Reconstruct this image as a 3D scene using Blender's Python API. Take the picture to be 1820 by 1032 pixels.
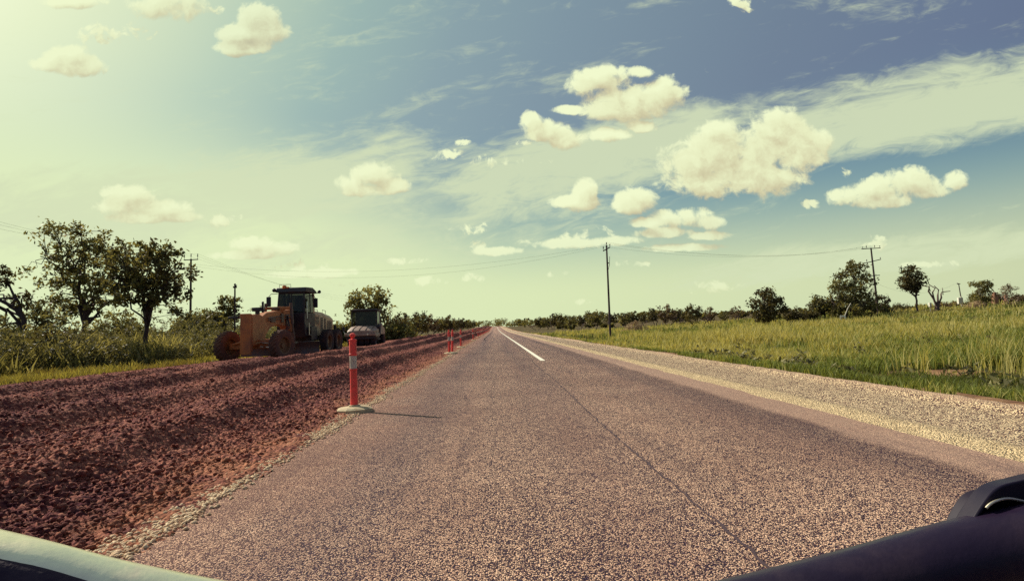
import bpy, bmesh, math, random
import numpy as np
from mathutils import Vector, Matrix, Euler

for o in list(bpy.data.objects):
    bpy.data.objects.remove(o)
S = bpy.context.scene
COL = S.collection
R = math.radians
PI = math.pi

# ------------------------------------------------------------------ camera
F_PX, W_PX, H_PX = 1000.0, 1820.0, 1032.0
CAM_Z = 1.1
cam_d = bpy.data.cameras.new('camera')
cam_d.sensor_width = 36.0
cam_d.lens = 36.0 * F_PX / W_PX
cam_d.clip_start = 0.05
cam_d.clip_end = 6000
cam = bpy.data.objects.new('camera', cam_d)
COL.objects.link(cam)
CAM_R = (Matrix.Rotation(R(-1.83), 3, 'Z') @ Matrix.Rotation(R(90 + 3.78), 3, 'X') @ Matrix.Rotation(R(-1.6), 3, 'Z'))
cam.matrix_world = Matrix.Translation((0, 0, CAM_Z)) @ CAM_R.to_4x4()
S.camera = cam

# ------------------------------------------------------------------ view, sun
S.view_settings.view_transform = 'Standard'
S.view_settings.look = 'None'
S.view_settings.exposure = 0.22
S.view_settings.gamma = 1.0
S.render.resolution_x, S.render.resolution_y = 1024, 580
S.cycles.max_bounces = 6
S.cycles.diffuse_bounces = 3
S.cycles.transparent_max_bounces = 8
S.cycles.use_denoising = False
SUN_AZ, SUN_EL = R(-57), R(35)       # azimuth measured from +Y towards +X
sun_dir = Vector((math.sin(SUN_AZ) * math.cos(SUN_EL), math.cos(SUN_AZ) * math.cos(SUN_EL), math.sin(SUN_EL)))
sl = bpy.data.lights.new('sun', 'SUN')
sl.energy = 4.9
sl.angle = R(0.53)
sl.color = (1.0, 0.90, 0.74)
sun = bpy.data.objects.new('sun', sl)
sun.rotation_euler = sun_dir.to_track_quat('Z', 'Y').to_euler()
COL.objects.link(sun)


def ray(px, py):
    v = CAM_R @ Vector(((px - W_PX / 2) / F_PX, -(py - H_PX / 2) / F_PX, -1.0))
    return v


def at(px, py, Y):
    v = ray(px, py)
    return Vector((0, 0, CAM_Z)) + v * (Y / v.y)


def proj(p):
    v = CAM_R.transposed() @ (Vector(p) - Vector((0, 0, CAM_Z)))
    return (W_PX / 2 + F_PX * v.x / -v.z, H_PX / 2 - F_PX * v.y / -v.z)


# ------------------------------------------------------------------ node helper
class NT:
    """tiny expression builder over a node tree"""
    def __init__(s, tree):
        s.t = tree
        s.n = tree.nodes
        s.l = tree.links

    def new(s, typ, **kw):
        n = s.n.new(typ)
        for k, v in kw.items():
            setattr(n, k, v)
        return n

    def put(s, sock, v):
        if v is None:
            return
        if hasattr(v, 'is_output'):
            s.l.new(v, sock)
        else:
            if sock.type == 'RGBA' and isinstance(v, (tuple, list)) and len(v) == 3:
                v = (*v, 1.0)
            sock.default_value = v

    def m(s, op, a, b=None, c=None, clamp=False):
        n = s.new('ShaderNodeMath', operation=op, use_clamp=clamp)
        for i, v in enumerate((a, b, c)):
            s.put(n.inputs[i], v)
        return n.outputs[0]

    def add(s, a, b): return s.m('ADD', a, b)
    def sub(s, a, b): return s.m('SUBTRACT', a, b)
    def mul(s, a, b): return s.m('MULTIPLY', a, b)
    def div(s, a, b): return s.m('DIVIDE', a, b)

    def smooth(s, v, lo, hi, a=0.0, b=1.0):
        n = s.new('ShaderNodeMapRange', interpolation_type='SMOOTHSTEP')
        s.put(n.inputs[0], v)
        for i, x in zip((1, 2, 3, 4), (lo, hi, a, b)):
            s.put(n.inputs[i], x)
        return n.outputs[0]

    def mix(s, f, a, b, blend='MIX'):
        n = s.new('ShaderNodeMix', data_type='RGBA', blend_type=blend)
        s.put(n.inputs[0], f)
        s.put(n.inputs[6], a)
        s.put(n.inputs[7], b)
        return n.outputs[2]

    def xyz(s, v):
        n = s.new('ShaderNodeSeparateXYZ')
        s.put(n.inputs[0], v)
        return n.outputs

    def comb(s, x, y, z):
        n = s.new('ShaderNodeCombineXYZ')
        for i, v in enumerate((x, y, z)):
            s.put(n.inputs[i], v)
        return n.outputs[0]

    def vmul(s, v, k):
        n = s.new('ShaderNodeVectorMath', operation='MULTIPLY')
        s.put(n.inputs[0], v)
        s.put(n.inputs[1], k)
        return n.outputs[0]

    def vadd(s, v, k):
        n = s.new('ShaderNodeVectorMath', operation='ADD')
        s.put(n.inputs[0], v)
        s.put(n.inputs[1], k)
        return n.outputs[0]

    def noise(s, v, scale, detail=4.0, rough=0.55, dist=0.0, col=False):
        n = s.new('ShaderNodeTexNoise')
        s.put(n.inputs['Vector'], v)
        s.put(n.inputs['Scale'], scale)
        s.put(n.inputs['Detail'], detail)
        s.put(n.inputs['Roughness'], rough)
        s.put(n.inputs['Distortion'], dist)
        return n.outputs['Color' if col else 'Fac']

    def voro(s, v, scale, feature='F1', out='Distance', rnd=1.0):
        n = s.new('ShaderNodeTexVoronoi', feature=feature)
        s.put(n.inputs['Vector'], v)
        s.put(n.inputs['Scale'], scale)
        s.put(n.inputs['Randomness'], rnd)
        return n.outputs[out]

    def bump(s, h, strength=0.5, dist=0.02, normal=None):
        n = s.new('ShaderNodeBump')
        s.put(n.inputs['Strength'], strength)
        s.put(n.inputs['Distance'], dist)
        s.put(n.inputs['Height'], h)
        if normal is not None:
            s.put(n.inputs['Normal'], normal)
        return n.outputs[0]

    def ramp(s, f, stops, interp='LINEAR'):
        n = s.new('ShaderNodeValToRGB')
        r = n.color_ramp
        r.interpolation = interp
        while len(r.elements) < len(stops):
            r.elements.new(0.5)
        for e, (p, c) in zip(r.elements, stops):
            e.position = p
            e.color = (*c, 1)
        s.put(n.inputs[0], f)
        return n.outputs[0]


# ------------------------------------------------------------------ world: sky and clouds
world = bpy.data.worlds.new('World')
S.world = world
world.use_nodes = True
wt = NT(world.node_tree)
wt.n.clear()
gen = wt.new('ShaderNodeTexCoord').outputs['Generated']
sky = wt.new('ShaderNodeTexSky', sky_type='NISHITA', sun_disc=False, sun_elevation=SUN_EL,
             sun_rotation=SUN_AZ, altitude=50.0, air_density=1.0, dust_density=1.6, ozone_density=1.0)
dx, dy, dz = wt.xyz(gen)
yc = wt.m('MAXIMUM', dy, 0.02)
U = wt.div(dx, yc)
V = wt.div(dz, yc)
dots = wt.new('ShaderNodeVectorMath', operation='DOT_PRODUCT')
wt.put(dots.inputs[0], gen)
dots.inputs[1].default_value = sun_dir
sd = dots.outputs['Value']
# the air pales to yellow green near the sun and the horizon and is slate blue away from them
hs = wt.new('ShaderNodeHueSaturation')
wt.put(hs.inputs['Color'], sky.outputs[0])
hs.inputs['Saturation'].default_value = 0.45
SKYK = 10.0      # node colours below are final radiance times 10 (background strength 0.1)


def lin(r, g, b):
    f = lambda v: (v / 255 / 12.92) if v / 255 <= 0.04045 else ((v / 255 + 0.055) / 1.055) ** 2.4
    return (f(r), f(g), f(b))


sdn = wt.smooth(sd, -1.0, 1.0)
sdn = wt.m('MULTIPLY_ADD', sd, 0.5, 0.5)
P5 = lambda v: v * 0.5 + 0.5
air = wt.ramp(sdn, [(P5(-0.9), lin(52, 52, 92)), (P5(-0.3), lin(68, 72, 118)), (P5(0.10), lin(98, 116, 145)), (P5(0.30), lin(107, 127, 149)), (P5(0.58), lin(123, 148, 161)),
                    (P5(0.70), lin(133, 160, 166)), (P5(0.80), lin(150, 181, 172)), (P5(0.87), lin(180, 205, 178)), (P5(0.95), lin(224, 237, 187)), (P5(1.0), lin(246, 252, 215))])
air = wt.mix(1.0, air, (SKYK, SKYK, SKYK), 'MULTIPLY')
base = wt.mix(0.84, hs.outputs[0], air)
teal = wt.mul(wt.mul(wt.smooth(dz, 0.38, 0.16), wt.smooth(sd, 0.85, 0.45)), 0.7)
base = wt.mix(teal, base, tuple(SKYK * c for c in lin(126, 168, 171)))
hz = wt.mul(wt.smooth(wt.sub(dz, wt.mul(wt.smooth(sd, 0.45, 0.88), 0.13)), 0.24, 0.05), wt.smooth(dy, -0.75, 0.45, 0.35, 1.0))
hcol = wt.ramp(sdn, [(P5(-0.9), lin(120, 118, 128)), (P5(-0.1), lin(205, 215, 173)), (P5(0.45), lin(218, 231, 183)), (P5(0.9), lin(224, 237, 190))])
hcol = wt.mix(1.0, hcol, (SKYK, SKYK, SKYK), 'MULTIPLY')
base = wt.mix(hz, base, hcol)


def uv_of(px, py):
    v = ray(px, py)
    return v.x / v.y, v.z / v.y


def ell(cx, cy, rx, ry, tilt=0.0, flat=1.0):
    """1 at the middle of a cloud, 0 on its outline; also the height inside it"""
    u0, v0 = uv_of(cx, cy)
    u = wt.sub(U, u0)
    v = wt.sub(V, v0)
    a = tilt + R(1.6)
    ca, sa = math.cos(a), math.sin(a)
    up = wt.add(wt.mul(u, ca), wt.mul(v, sa))
    vp = wt.sub(wt.mul(v, ca), wt.mul(u, sa))
    up = wt.div(up, rx / F_PX)
    vp = wt.div(vp, ry / F_PX)
    if flat != 1.0:
        vpb = wt.m('MAXIMUM', vp, wt.mul(vp, flat))
        vpb = wt.m('ABSOLUTE', wt.m('MINIMUM', wt.mul(vp, flat), vp)) if False else wt.m('MAXIMUM', vp, wt.mul(vp, -flat))
        q = wt.add(wt.mul(up, up), wt.mul(vpb, vpb))
    else:
        q = wt.add(wt.mul(up, up), wt.mul(vp, vp))
    return wt.sub(1.0, q), vp


UV = wt.comb(U, V, 0.0)
# thin high cloud in streaks
ur = wt.add(wt.mul(U, math.cos(R(10))), wt.mul(V, math.sin(R(10))))
vr = wt.sub(wt.mul(V, math.cos(R(10))), wt.mul(U, math.sin(R(10))))
streak = wt.noise(wt.comb(wt.mul(ur, 1.6), wt.mul(vr, 7.5), 3.1), 1.5, 7.0, 0.62, 0.7)
fib = wt.noise(wt.comb(wt.mul(ur, 3.0), wt.mul(vr, 9.0), 8.0), 4.0, 6.0, 0.65, 1.2)
cir = None
for (cx, cy, rx, ry, tl, k) in ((1650, 190, 480, 100, R(8), 1.1), (1020, 290, 480, 90, R(11), 1.15), (560, 330, 420, 100, R(2), 1.0), (230, 380, 420, 110, R(-2), 0.9),
                                (760, 390, 520, 80, R(4), 0.8), (1600, 452, 620, 46, R(3), 0.9)):
    e, _ = ell(cx, cy, rx, ry, tl)
    e = wt.mul(wt.m('MAXIMUM', e, 0.0), k)
    cir = e if cir is None else wt.m('MAXIMUM', cir, e)
ct = wt.add(wt.mul(streak, 0.62), wt.mul(fib, 0.38))
cirm = wt.mul(wt.smooth(wt.add(wt.mul(cir, 0.50), wt.mul(wt.sub(ct, 0.525), 1.75)), 0.0, 0.46), 0.88)
base = wt.mix(cirm, base, (0.66 * SKYK, 0.74 * SKYK, 0.485 * SKYK))

# cumulus: each cloud is a cluster of lobes (photo x, photo y, radii), broken up by noise
BIG = [(1330, 285, 112, 56), (1300, 262, 76, 46), (1238, 292, 60, 44), (1385, 236, 52, 42), (1432, 256, 54, 30), (1262, 325, 86, 25), (1350, 316, 70, 27), (1422, 284, 52, 22), (1278, 232, 32, 20),
       (1070, 140, 52, 22), (1036, 150, 30, 18), (1120, 182, 72, 32), (1182, 166, 42, 26), (1092, 128, 30, 12), (1134, 128, 24, 10), (1076, 196, 42, 16),
       (946, 215, 22, 17), (970, 232, 42, 20), (1006, 250, 34, 17), (1008, 196, 32, 8), (1076, 240, 27, 14), (1104, 241, 22, 10), (1140, 226, 24, 10),
       (1003, 358, 28, 10), (1042, 340, 20, 21), (1036, 360, 32, 16), (1132, 352, 37, 22), (1118, 366, 28, 14),
       (1510, 350, 36, 17), (1560, 341, 46, 24), (1622, 322, 42, 25), (1648, 331, 35, 21), (1572, 358, 50, 13), (1696, 321, 24, 16), (1664, 342, 30, 10),
       (1150, 396, 32, 9), (1212, 385, 50, 17), (1262, 396, 36, 12), (1180, 413, 52, 9), (1262, 419, 42, 8),
       (660, 311, 42, 23), (622, 325, 24, 16), (692, 331, 30, 14), (650, 338, 42, 11),
       (456, 30, 36, 28), (430, 60, 40, 22), (482, 55, 28, 22), (412, 86, 30, 13), (442, 86, 40, 13),
       (230, 345, 46, 20), (214, 366, 46, 15), (290, 371, 52, 15), (332, 386, 30, 9), (250, 386, 62, 11),
       (445, 432, 40, 13), (480, 440, 44, 12), (440, 452, 60, 8), (118, 106, 44, 22), (140, 120, 46, 15), (92, 114, 40, 14), (295, 10, 60, 26), (130, 2, 50, 13),
       (1000, 433, 62, 9), (1092, 428, 48, 9), (884, 446, 44, 8), (1215, 440, 70, 7), (560, 486, 70, 8)]
SMALL = [(387, 17, 22, 11), (502, 48, 12, 8), (247, 56, 34, 19), (183, 58, 34, 20), (390, 394, 52, 12), (820, 254, 12, 5), (800, 277, 30, 10), (850, 284, 46, 9), (905, 290, 44, 9), (930, 254, 18, 5),
         (1503, 310, 15, 10), (1435, 363, 16, 7), (1040, 424, 54, 14), (1080, 415, 14, 9), (860, 440, 32, 11), (838, 405, 26, 9), (1322, 4, 24, 14), (1330, 18, 14, 6), (765, 500, 32, 7), (843, 494, 24, 8),
         (735, 463, 38, 6), (985, 487, 28, 7), (540, 478, 42, 11), (505, 474, 20, 9), (1270, 509, 44, 9), (1552, 430, 22, 12), (640, 504, 36, 7), (1130, 468, 36, 5), (1650, 470, 46, 5), (1040, 535, 30, 5), (700, 428, 14, 6), (936, 430, 24, 6)]


def field(lst, uv, k, grow):
    q = None
    for (cx, cy, rx, ry) in lst:
        u0, v0 = uv_of(cx, cy)
        sx_, sy_ = F_PX / (rx * grow), F_PX / (ry * grow)
        n = wt.new('ShaderNodeVectorMath', operation='MULTIPLY_ADD')
        wt.put(n.inputs[0], uv)
        n.inputs[1].default_value = (sx_, sy_, 0)
        n.inputs[2].default_value = (-u0 * sx_, -v0 * sy_, 0)
        d = wt.new('ShaderNodeVectorMath', operation='DOT_PRODUCT')
        wt.l.new(n.outputs[0], d.inputs[0])
        wt.l.new(n.outputs[0], d.inputs[1])
        e = d.outputs['Value']
        q = e if q is None else wt.m('SMOOTH_MIN', q, e, k)
    return wt.m('MAXIMUM', wt.sub(1.0, q), -0.9)


def cloud_density(uv, fine=True):
    a = wt.noise(uv, 12.0, 8.0 if fine else 5.0, 0.60, 0.6)
    b = wt.noise(uv, 36.0, 8.0 if fine else 4.0, 0.62, 0.5)
    Fb = field(BIG, uv, 0.6, 1.36)
    Fs = field(SMALL, uv, 0.2, 1.5)
    big = wt.add(wt.mul(wt.m('MINIMUM', Fb, 1.2), 0.95), wt.mul(wt.sub(wt.add(wt.mul(a, 0.54), wt.mul(b, 0.46)), 0.555), 3.3))
    sml = wt.add(wt.mul(Fs, 0.55), wt.mul(wt.sub(wt.add(wt.mul(a, 0.3), wt.mul(b, 0.7)), 0.575), 4.6))
    return wt.m('MAXIMUM', big, sml), Fb


dens, Fbig = cloud_density(UV)
dens_sun, Fsun = cloud_density(wt.vadd(UV, (-0.011, 0.019, 0.0)), False)
cm = wt.smooth(dens, -0.03, 0.50)
cm = wt.mul(cm, wt.smooth(dy, 0.02, 0.10))
# lit where the cloud thins towards the sun (up and left), greyer where more cloud stands in the way
sh = wt.add(0.56, wt.mul(wt.sub(dens, dens_sun), 0.46))
sh = wt.add(sh, wt.mul(wt.sub(Fbig, Fsun), 0.20))
sh = wt.sub(sh, wt.mul(wt.smooth(dens, 0.25, 1.0), 0.10))
sh = wt.m('MAXIMUM', wt.m('MINIMUM', sh, 1.0), 0.0)
ccol = wt.ramp(sh, [(0.0, (0.50, 0.45, 0.30)), (0.32, (0.65, 0.62, 0.39)), (0.62, (0.80, 0.84, 0.53)), (1.0, (0.88, 0.945, 0.61))])
ccol = wt.mix(1.0, ccol, (SKYK, SKYK, SKYK), 'MULTIPLY')
hazec = wt.mul(wt.smooth(dz, 0.01, 0.22, 0.50, 1.0), wt.smooth(sd, 0.55, 0.95, 1.0, 0.80))
final = wt.mix(wt.mul(cm, hazec), base, ccol)
bg = wt.new('ShaderNodeBackground')
wt.put(bg.inputs[0], final)
bg.inputs[1].default_value = 0.0865
wo = wt.new('ShaderNodeOutputWorld')
wt.l.new(bg.outputs[0], wo.inputs[0])
world.cycles.sampling_method = 'MANUAL'
world.cycles.sample_map_resolution = 512


# ------------------------------------------------------------------ terrain function
def sst(a, b, x):
    t = np.clip((np.asarray(x, float) - a) / (b - a), 0, 1)
    return t * t * (3 - 2 * t)


def rise(Y):
    return 2.7 * sst(120, 520, Y)


def hash2(ix, iy, k=0):
    h = (ix.astype(np.int64) * 374761393 + iy.astype(np.int64) * 668265263 + k * 1274126177) & 0xFFFFFFFF
    h = ((h ^ (h >> 13)) * 1274126177) & 0xFFFFFFFF
    h = h ^ (h >> 16)
    return (h & 0xFFFFFF) / float(0x1000000)


def vnoise(x, y, k=0):
    ix, iy = np.floor(x), np.floor(y)
    fx, fy = x - ix, y - iy
    fx, fy = fx * fx * (3 - 2 * fx), fy * fy * (3 - 2 * fy)
    a, b = hash2(ix, iy, k), hash2(ix + 1, iy, k)
    c, d = hash2(ix, iy + 1, k), hash2(ix + 1, iy + 1, k)
    return (a * (1 - fx) + b * fx) * (1 - fy) + (c * (1 - fx) + d * fx) * fy


def fbm(x, y, k=0, o=4):
    s, a = 0, 0.5
    for i in range(o):
        s = s + a * vnoise(x * 2 ** i, y * 2 ** i, k + i)
        a *= 0.5
    return s / (1 - 0.5 ** o)


def worley(x, y, k=0):
    ix, iy = np.floor(x), np.floor(y)
    best = np.full(np.shape(x), 9.0)
    rnd = np.zeros(np.shape(x))
    for a in (-1, 0, 1):
        for b in (-1, 0, 1):
            cx, cy = ix + a, iy + b
            d = (cx + hash2(cx, cy, k) - x) ** 2 + (cy + hash2(cx, cy, k + 7) - y) ** 2
            r = hash2(cx, cy, k + 13)
            m = d < best
            best = np.where(m, d, best)
            rnd = np.where(m, r, rnd)
    return np.sqrt(best), rnd


def gz(X, Y):
    """height of the natural ground away from the road"""
    X = np.asarray(X, float)
    Y = np.asarray(Y, float)
    z = rise(Y) + 3.7 * sst(12, 112, X) * sst(30, 100, Y)
    z = z - 0.50 * sst(6.3, 9.5, X) * (1 - 0.6 * sst(11, 30, X))          # drain beside the shoulder
    z = z - 0.12 * sst(-11.5, -13.5, X)
    z = z - 0.16 * np.exp(-(((X - 7.8) / .6) ** 2 + ((Y - 8.6) / 1.5) ** 2))
    und = (fbm(X * 0.11, Y * 0.11, 5) - 0.5) * 0.5 * (sst(7, 12, X) + sst(-12.5, -16, X))
    return z + und


def red_h(X, Y):
    """windrows of the red road base"""
    mx = X + (fbm(Y * 0.10, Y * 0 + 3.3, 21, 2) - 0.5) * 0.6
    g = lambda c, w: np.exp(-((mx - c) / np.where(mx < c, w * 1.5, w * .45)) ** 2)
    h = 0.21 * g(-3.25, 0.60) + 0.29 * g(-5.0, 0.64) + 0.27 * g(-6.9, 0.64) + 0.20 * g(-8.9, 0.64) + 0.06 * g(-10.5, 0.5)
    h = h * (0.55 + 0.9 * fbm(Y * 0.30, X * 0.5, 31, 3))
    h = h * (1 + 0.9 * sst(22, 70, Y))
    h = h * (1 - 0.9 * sst(-8.2, -9.2, X) * sst(22.5, 24.5, Y) * (1 - sst(53, 58, Y)))      # flattened where the machines stand
    h = h - 0.10 * sst(-8.2, -9.4, X) * sst(22, 24.5, Y) * (1 - sst(53, 58, Y))
    h = h + 0.04 * sst(-2.3, -3.2, X)
    return h * sst(-12.2, -11.0, X) + rise(Y)


def edge_in(Y):
    """the red base is narrower close to the camera"""
    return 1.0 * (1 - sst(13, 24, Y))


def obj_z(X, Y):
    if -12.0 < X < -2.0:
        return float(red_h(np.array([X]), np.array([Y]))[0])
    if -2.0 <= X <= 6.2:
        return float(rise(Y))
    return float(gz(X, Y))


def gx(px, Y):
    """lateral position on the ground at depth Y that a column of the photograph shows"""
    X = (px - 880) / 1000 * Y
    for _ in range(12):
        p = proj((X, Y, obj_z(X, Y)))
        X += (px - p[0]) / 1000 * Y
    return X


# ------------------------------------------------------------------ object helpers
def tag(o, label=None, cat=None, group=None, kind=None):
    if label: o['label'] = label
    if cat: o['category'] = cat
    if group: o['group'] = group
    if kind: o['kind'] = kind
    return o


def empty(name, loc, rz=0.0):
    o = bpy.data.objects.new(name, None)
    o.location = loc
    o.rotation_euler = (0, 0, rz)
    o.empty_display_size = 0.3
    COL.objects.link(o)
    return o


def np_mesh(name, V_, F_, mat, parent=None, smooth=False, tint=None):
    """V_ (n,3); F_ (m,k) all faces with k corners, or a list of such arrays"""
    me = bpy.data.meshes.new(name)
    Fs = F_ if isinstance(F_, list) else [F_]
    V_ = np.asarray(V_, np.float32)
    me.vertices.add(len(V_))
    me.vertices.foreach_set('co', V_.ravel())
    idx = np.concatenate([f.ravel() for f in Fs]).astype(np.int32)
    cnt = np.concatenate([np.full(len(f), f.shape[1]) for f in Fs])
    st = np.concatenate([[0], np.cumsum(cnt)[:-1]]).astype(np.int32)
    me.loops.add(len(idx))
    me.loops.foreach_set('vertex_index', idx)
    me.polygons.add(len(cnt))
    me.polygons.foreach_set('loop_start', st)
    if smooth:
        me.polygons.foreach_set('use_smooth', np.ones(len(cnt), bool))
    if tint is not None:
        a = me.attributes.new('tint', 'FLOAT', 'POINT')
        a.data.foreach_set('value', np.asarray(tint, np.float32))
    me.update(calc_edges=True)
    me.materials.append(mat)
    o = bpy.data.objects.new(name, me)
    COL.objects.link(o)
    if parent is not None:
        o.parent = parent
    return o


class MB:
    """collects simple solids into ONE mesh"""
    def __init__(s):
        s.bm = bmesh.new()

    def _xf(s, vs, mat):
        bmesh.ops.transform(s.bm, matrix=mat, verts=vs)

    def box(s, c, size, rot=(0, 0, 0)):
        r = bmesh.ops.create_cube(s.bm, size=1.0)
        s._xf(r['verts'], Matrix.Translation(c) @ Euler(rot).to_matrix().to_4x4() @ Matrix.Diagonal((*size, 1)))
        return s

    def cyl(s, a, b, r0, r1=None, n=14):
        a, b = Vector(a), Vector(b)
        d = b - a
        r = bmesh.ops.create_cone(s.bm, cap_ends=True, segments=n, radius1=r0, radius2=r0 if r1 is None else r1, depth=d.length)
        s._xf(r['verts'], Matrix.Translation((a + b) / 2) @ d.to_track_quat('Z', 'Y').to_matrix().to_4x4())
        return s

    def ball(s, c, r, sc=(1, 1, 1), sub=2):
        q = bmesh.ops.create_icosphere(s.bm, subdivisions=sub, radius=r)
        s._xf(q['verts'], Matrix.Translation(c) @ Matrix.Diagonal((*sc, 1)))
        return s

    def prism(s, pts, a, b, axis='X'):
        """polygon pts (two coords) extruded from a to b along an axis"""
        def mk(p, t):
            return {'X': (t, p[0], p[1]), 'Y': (p[0], t, p[1]), 'Z': (p[0], p[1], t)}[axis]
        v0 = [s.bm.verts.new(mk(p, a)) for p in pts]
        v1 = [s.bm.verts.new(mk(p, b)) for p in pts]
        n = len(pts)
        s.bm.faces.new(v0)
        s.bm.faces.new(v1[::-1])
        for i in range(n):
            s.bm.faces.new((v0[i], v1[i], v1[(i + 1) % n], v0[(i + 1) % n]))
        return s

    def loft(s, rings, close=True):
        """list of rings (equal length lists of points) skinned into a closed solid"""
        vr = [[s.bm.verts.new(p) for p in r] for r in rings]
        n = len(vr[0])
        for a, b in zip(vr, vr[1:]):
            for i in range(n):
                s.bm.faces.new((a[i], b[i], b[(i + 1) % n], a[(i + 1) % n]))
        if close:
            s.bm.faces.new(vr[0])
            s.bm.faces.new(vr[-1][::-1])
        return s

    def tube(s, pts, rad, n=10):
        pts = [Vector(p) for p in pts]
        rad = rad if isinstance(rad, (list, tuple)) else [rad] * len(pts)
        rings = []
        up = Vector((0.13, 0.21, 1)).normalized()
        for i, p in enumerate(pts):
            d = (pts[min(i + 1, len(pts) - 1)] - pts[max(i - 1, 0)]).normalized()
            a = d.cross(up)
            if a.length < 1e-3:
                a = d.cross(Vector((1, 0, 0)))
            a.normalize()
            b = d.cross(a)
            rings.append([p + (a * math.cos(t) + b * math.sin(t)) * rad[i] for t in [2 * PI * k / n for k in range(n)]])
        return s.loft(rings)

    def lathe(s, prof, o=(0, 0, 0), axis='X', n=32):
        """prof: list of (radius, along axis); closed ring profile"""
        o = Vector(o)
        rings = []
        for k in range(n):
            t = 2 * PI * k / n
            ring = []
            for (r, h) in prof:
                c, q = r * math.cos(t), r * math.sin(t)
                ring.append(o + Vector({'X': (h, c, q), 'Y': (c, h, q), 'Z': (c, q, h)}[axis]))
            rings.append(ring)
        vr = [[s.bm.verts.new(p) for p in r] for r in rings]
        m = len(prof)
        for k in range(n):
            a, b = vr[k], vr[(k + 1) % n]
            for i in range(m - 1):
                s.bm.faces.new((a[i], b[i], b[i + 1], a[i + 1]))
        return s

    def build(s, name, mat, parent=None, bevel=0.0, smooth=35):
        bmesh.ops.remove_doubles(s.bm, verts=s.bm.verts, dist=1e-5)
        bmesh.ops.recalc_face_normals(s.bm, faces=s.bm.faces)
        me = bpy.data.meshes.new(name)
        if smooth:
            for f in s.bm.faces: f.smooth = True
            for e in s.bm.edges:
                if len(e.link_faces) == 2 and e.calc_face_angle(0) > R(smooth):
                    e.smooth = False
        s.bm.to_mesh(me)
        s.bm.free()
        me.materials.append(mat)
        o = bpy.data.objects.new(name, me)
        COL.objects.link(o)
        if parent is not None: o.parent = parent
        if bevel:
            b = o.modifiers.new('bevel', 'BEVEL')
            b.width = bevel
            b.segments = 2
            b.limit_method = 'ANGLE'
            b.angle_limit = R(40)
        return o


def copy_tree(o, parent=None):
    c = o.copy()
    COL.objects.link(c)
    if parent is not None:
        c.parent = parent
    for ch in list(o.children):
        copy_tree(ch, c)
    return c


# ------------------------------------------------------------------ materials
MATS = {}


def new_mat(name):
    m = bpy.data.materials.new(name)
    m.use_nodes = True
    t = NT(m.node_tree)
    b = t.n['Principled BSDF']
    return m, t, b


def paint(name, c, rough=0.5, metal=0.0, dirt=None, amount=0.35, scale=3.0, bump=0.0, bscale=40.0, coat=0.0, spec=0.5):
    """painted / plain surface with dusty blotches"""
    m, t, b = new_mat(name)
    oc = t.new('ShaderNodeTexCoord').outputs['Object']
    n = t.noise(oc, scale, 6.0, 0.62, 0.4)
    f = t.smooth(n, 0.40, 0.72)
    n2 = t.noise(oc, scale * 9, 4.0, 0.6)
    d = dirt if dirt else tuple(x * 0.6 for x in c)
    col = t.mix(t.mul(f, amount), c, d)
    col = t.mix(t.mul(t.smooth(n2, 0.5, 0.75), amount * 0.5), col, tuple(x * 0.7 for x in c))
    t.put(b.inputs['Base Color'], col)
    b.inputs['Metallic'].default_value = metal
    t.put(b.inputs['Roughness'], t.add(rough, t.mul(f, 0.2)))
    b.inputs['Coat Weight'].default_value = coat
    b.inputs['Specular IOR Level'].default_value = spec
    if bump:
        t.put(b.inputs['Normal'], t.bump(t.noise(oc, bscale, 4.0), bump, 0.01))
    MATS[name] = m
    return m


DUST = (0.22, 0.09, 0.045)
paint('grader yellow', (0.45, 0.14, 0.035), 0.5, 0, (0.20, 0.075, 0.05), 0.85, 1.1)
paint('grader panel', (0.45, 0.30, 0.17), 0.5, 0, DUST, 0.7, 1.8)
paint('machine black', (0.018, 0.012, 0.024), 0.55, 0, (0.06, 0.03, 0.03), 0.5, 3)
paint('machine steel', (0.10, 0.07, 0.07), 0.45, 0.4, DUST, 0.6, 4)
paint('bright steel', (0.65, 0.62, 0.55), 0.25, 0.9, DUST, 0.3, 4)
paint('tyre rubber', (0.030, 0.018, 0.026), 0.85, 0, (0.13, 0.055, 0.035), 0.8, 2.5)
paint('tyre dusty', (0.10, 0.045, 0.038), 0.9, 0, (0.2, 0.085, 0.05), 0.8, 2.5)
paint('rim yellow', (0.16, 0.075, 0.03), 0.55, 0, DUST, 0.8, 4)
paint('roller cream', (0.32, 0.23, 0.19), 0.5, 0, (0.22, 0.10, 0.07), 0.6, 2)
paint('beacon orange', (0.75, 0.18, 0.02), 0.25, 0, None, 0.1, 5)
paint('white panel', (0.78, 0.76, 0.66), 0.5, 0, (0.45, 0.36, 0.25), 0.4, 6)
paint('pole wood', (0.050, 0.030, 0.036), 0.85, 0, (0.09, 0.055, 0.04), 0.5, 3)
paint('pole pale', (0.45, 0.42, 0.34), 0.6, 0, (0.25, 0.2, 0.15), 0.5, 3)
paint('wire', (0.05, 0.04, 0.045), 0.6)
paint('porcelain', (0.06, 0.04, 0.05), 0.4)
paint('bollard orange', (0.86, 0.060, 0.055), 0.55, 0, (0.42, 0.075, 0.05), 0.75, 9)
paint('bollard band', (0.50, 0.44, 0.38), 0.45, 0, (0.24, 0.14, 0.12), 0.9, 14)
paint('bollard base', (0.52, 0.43, 0.27), 0.85, 0, (0.3, 0.17, 0.1), 0.6, 9, 0.3)
paint('tape', (0.75, 0.12, 0.06), 0.6)
paint('bar alloy', (1.0, 0.88, 0.64), 0.33, 1.0, (0.50, 0.42, 0.40), 0.6, 9, 0.12, 26)
paint('bar dark', (0.030, 0.016, 0.036), 0.55, 0, (0.10, 0.07, 0.09), 0.7, 16, 0.3, 40, spec=0.15)
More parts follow.
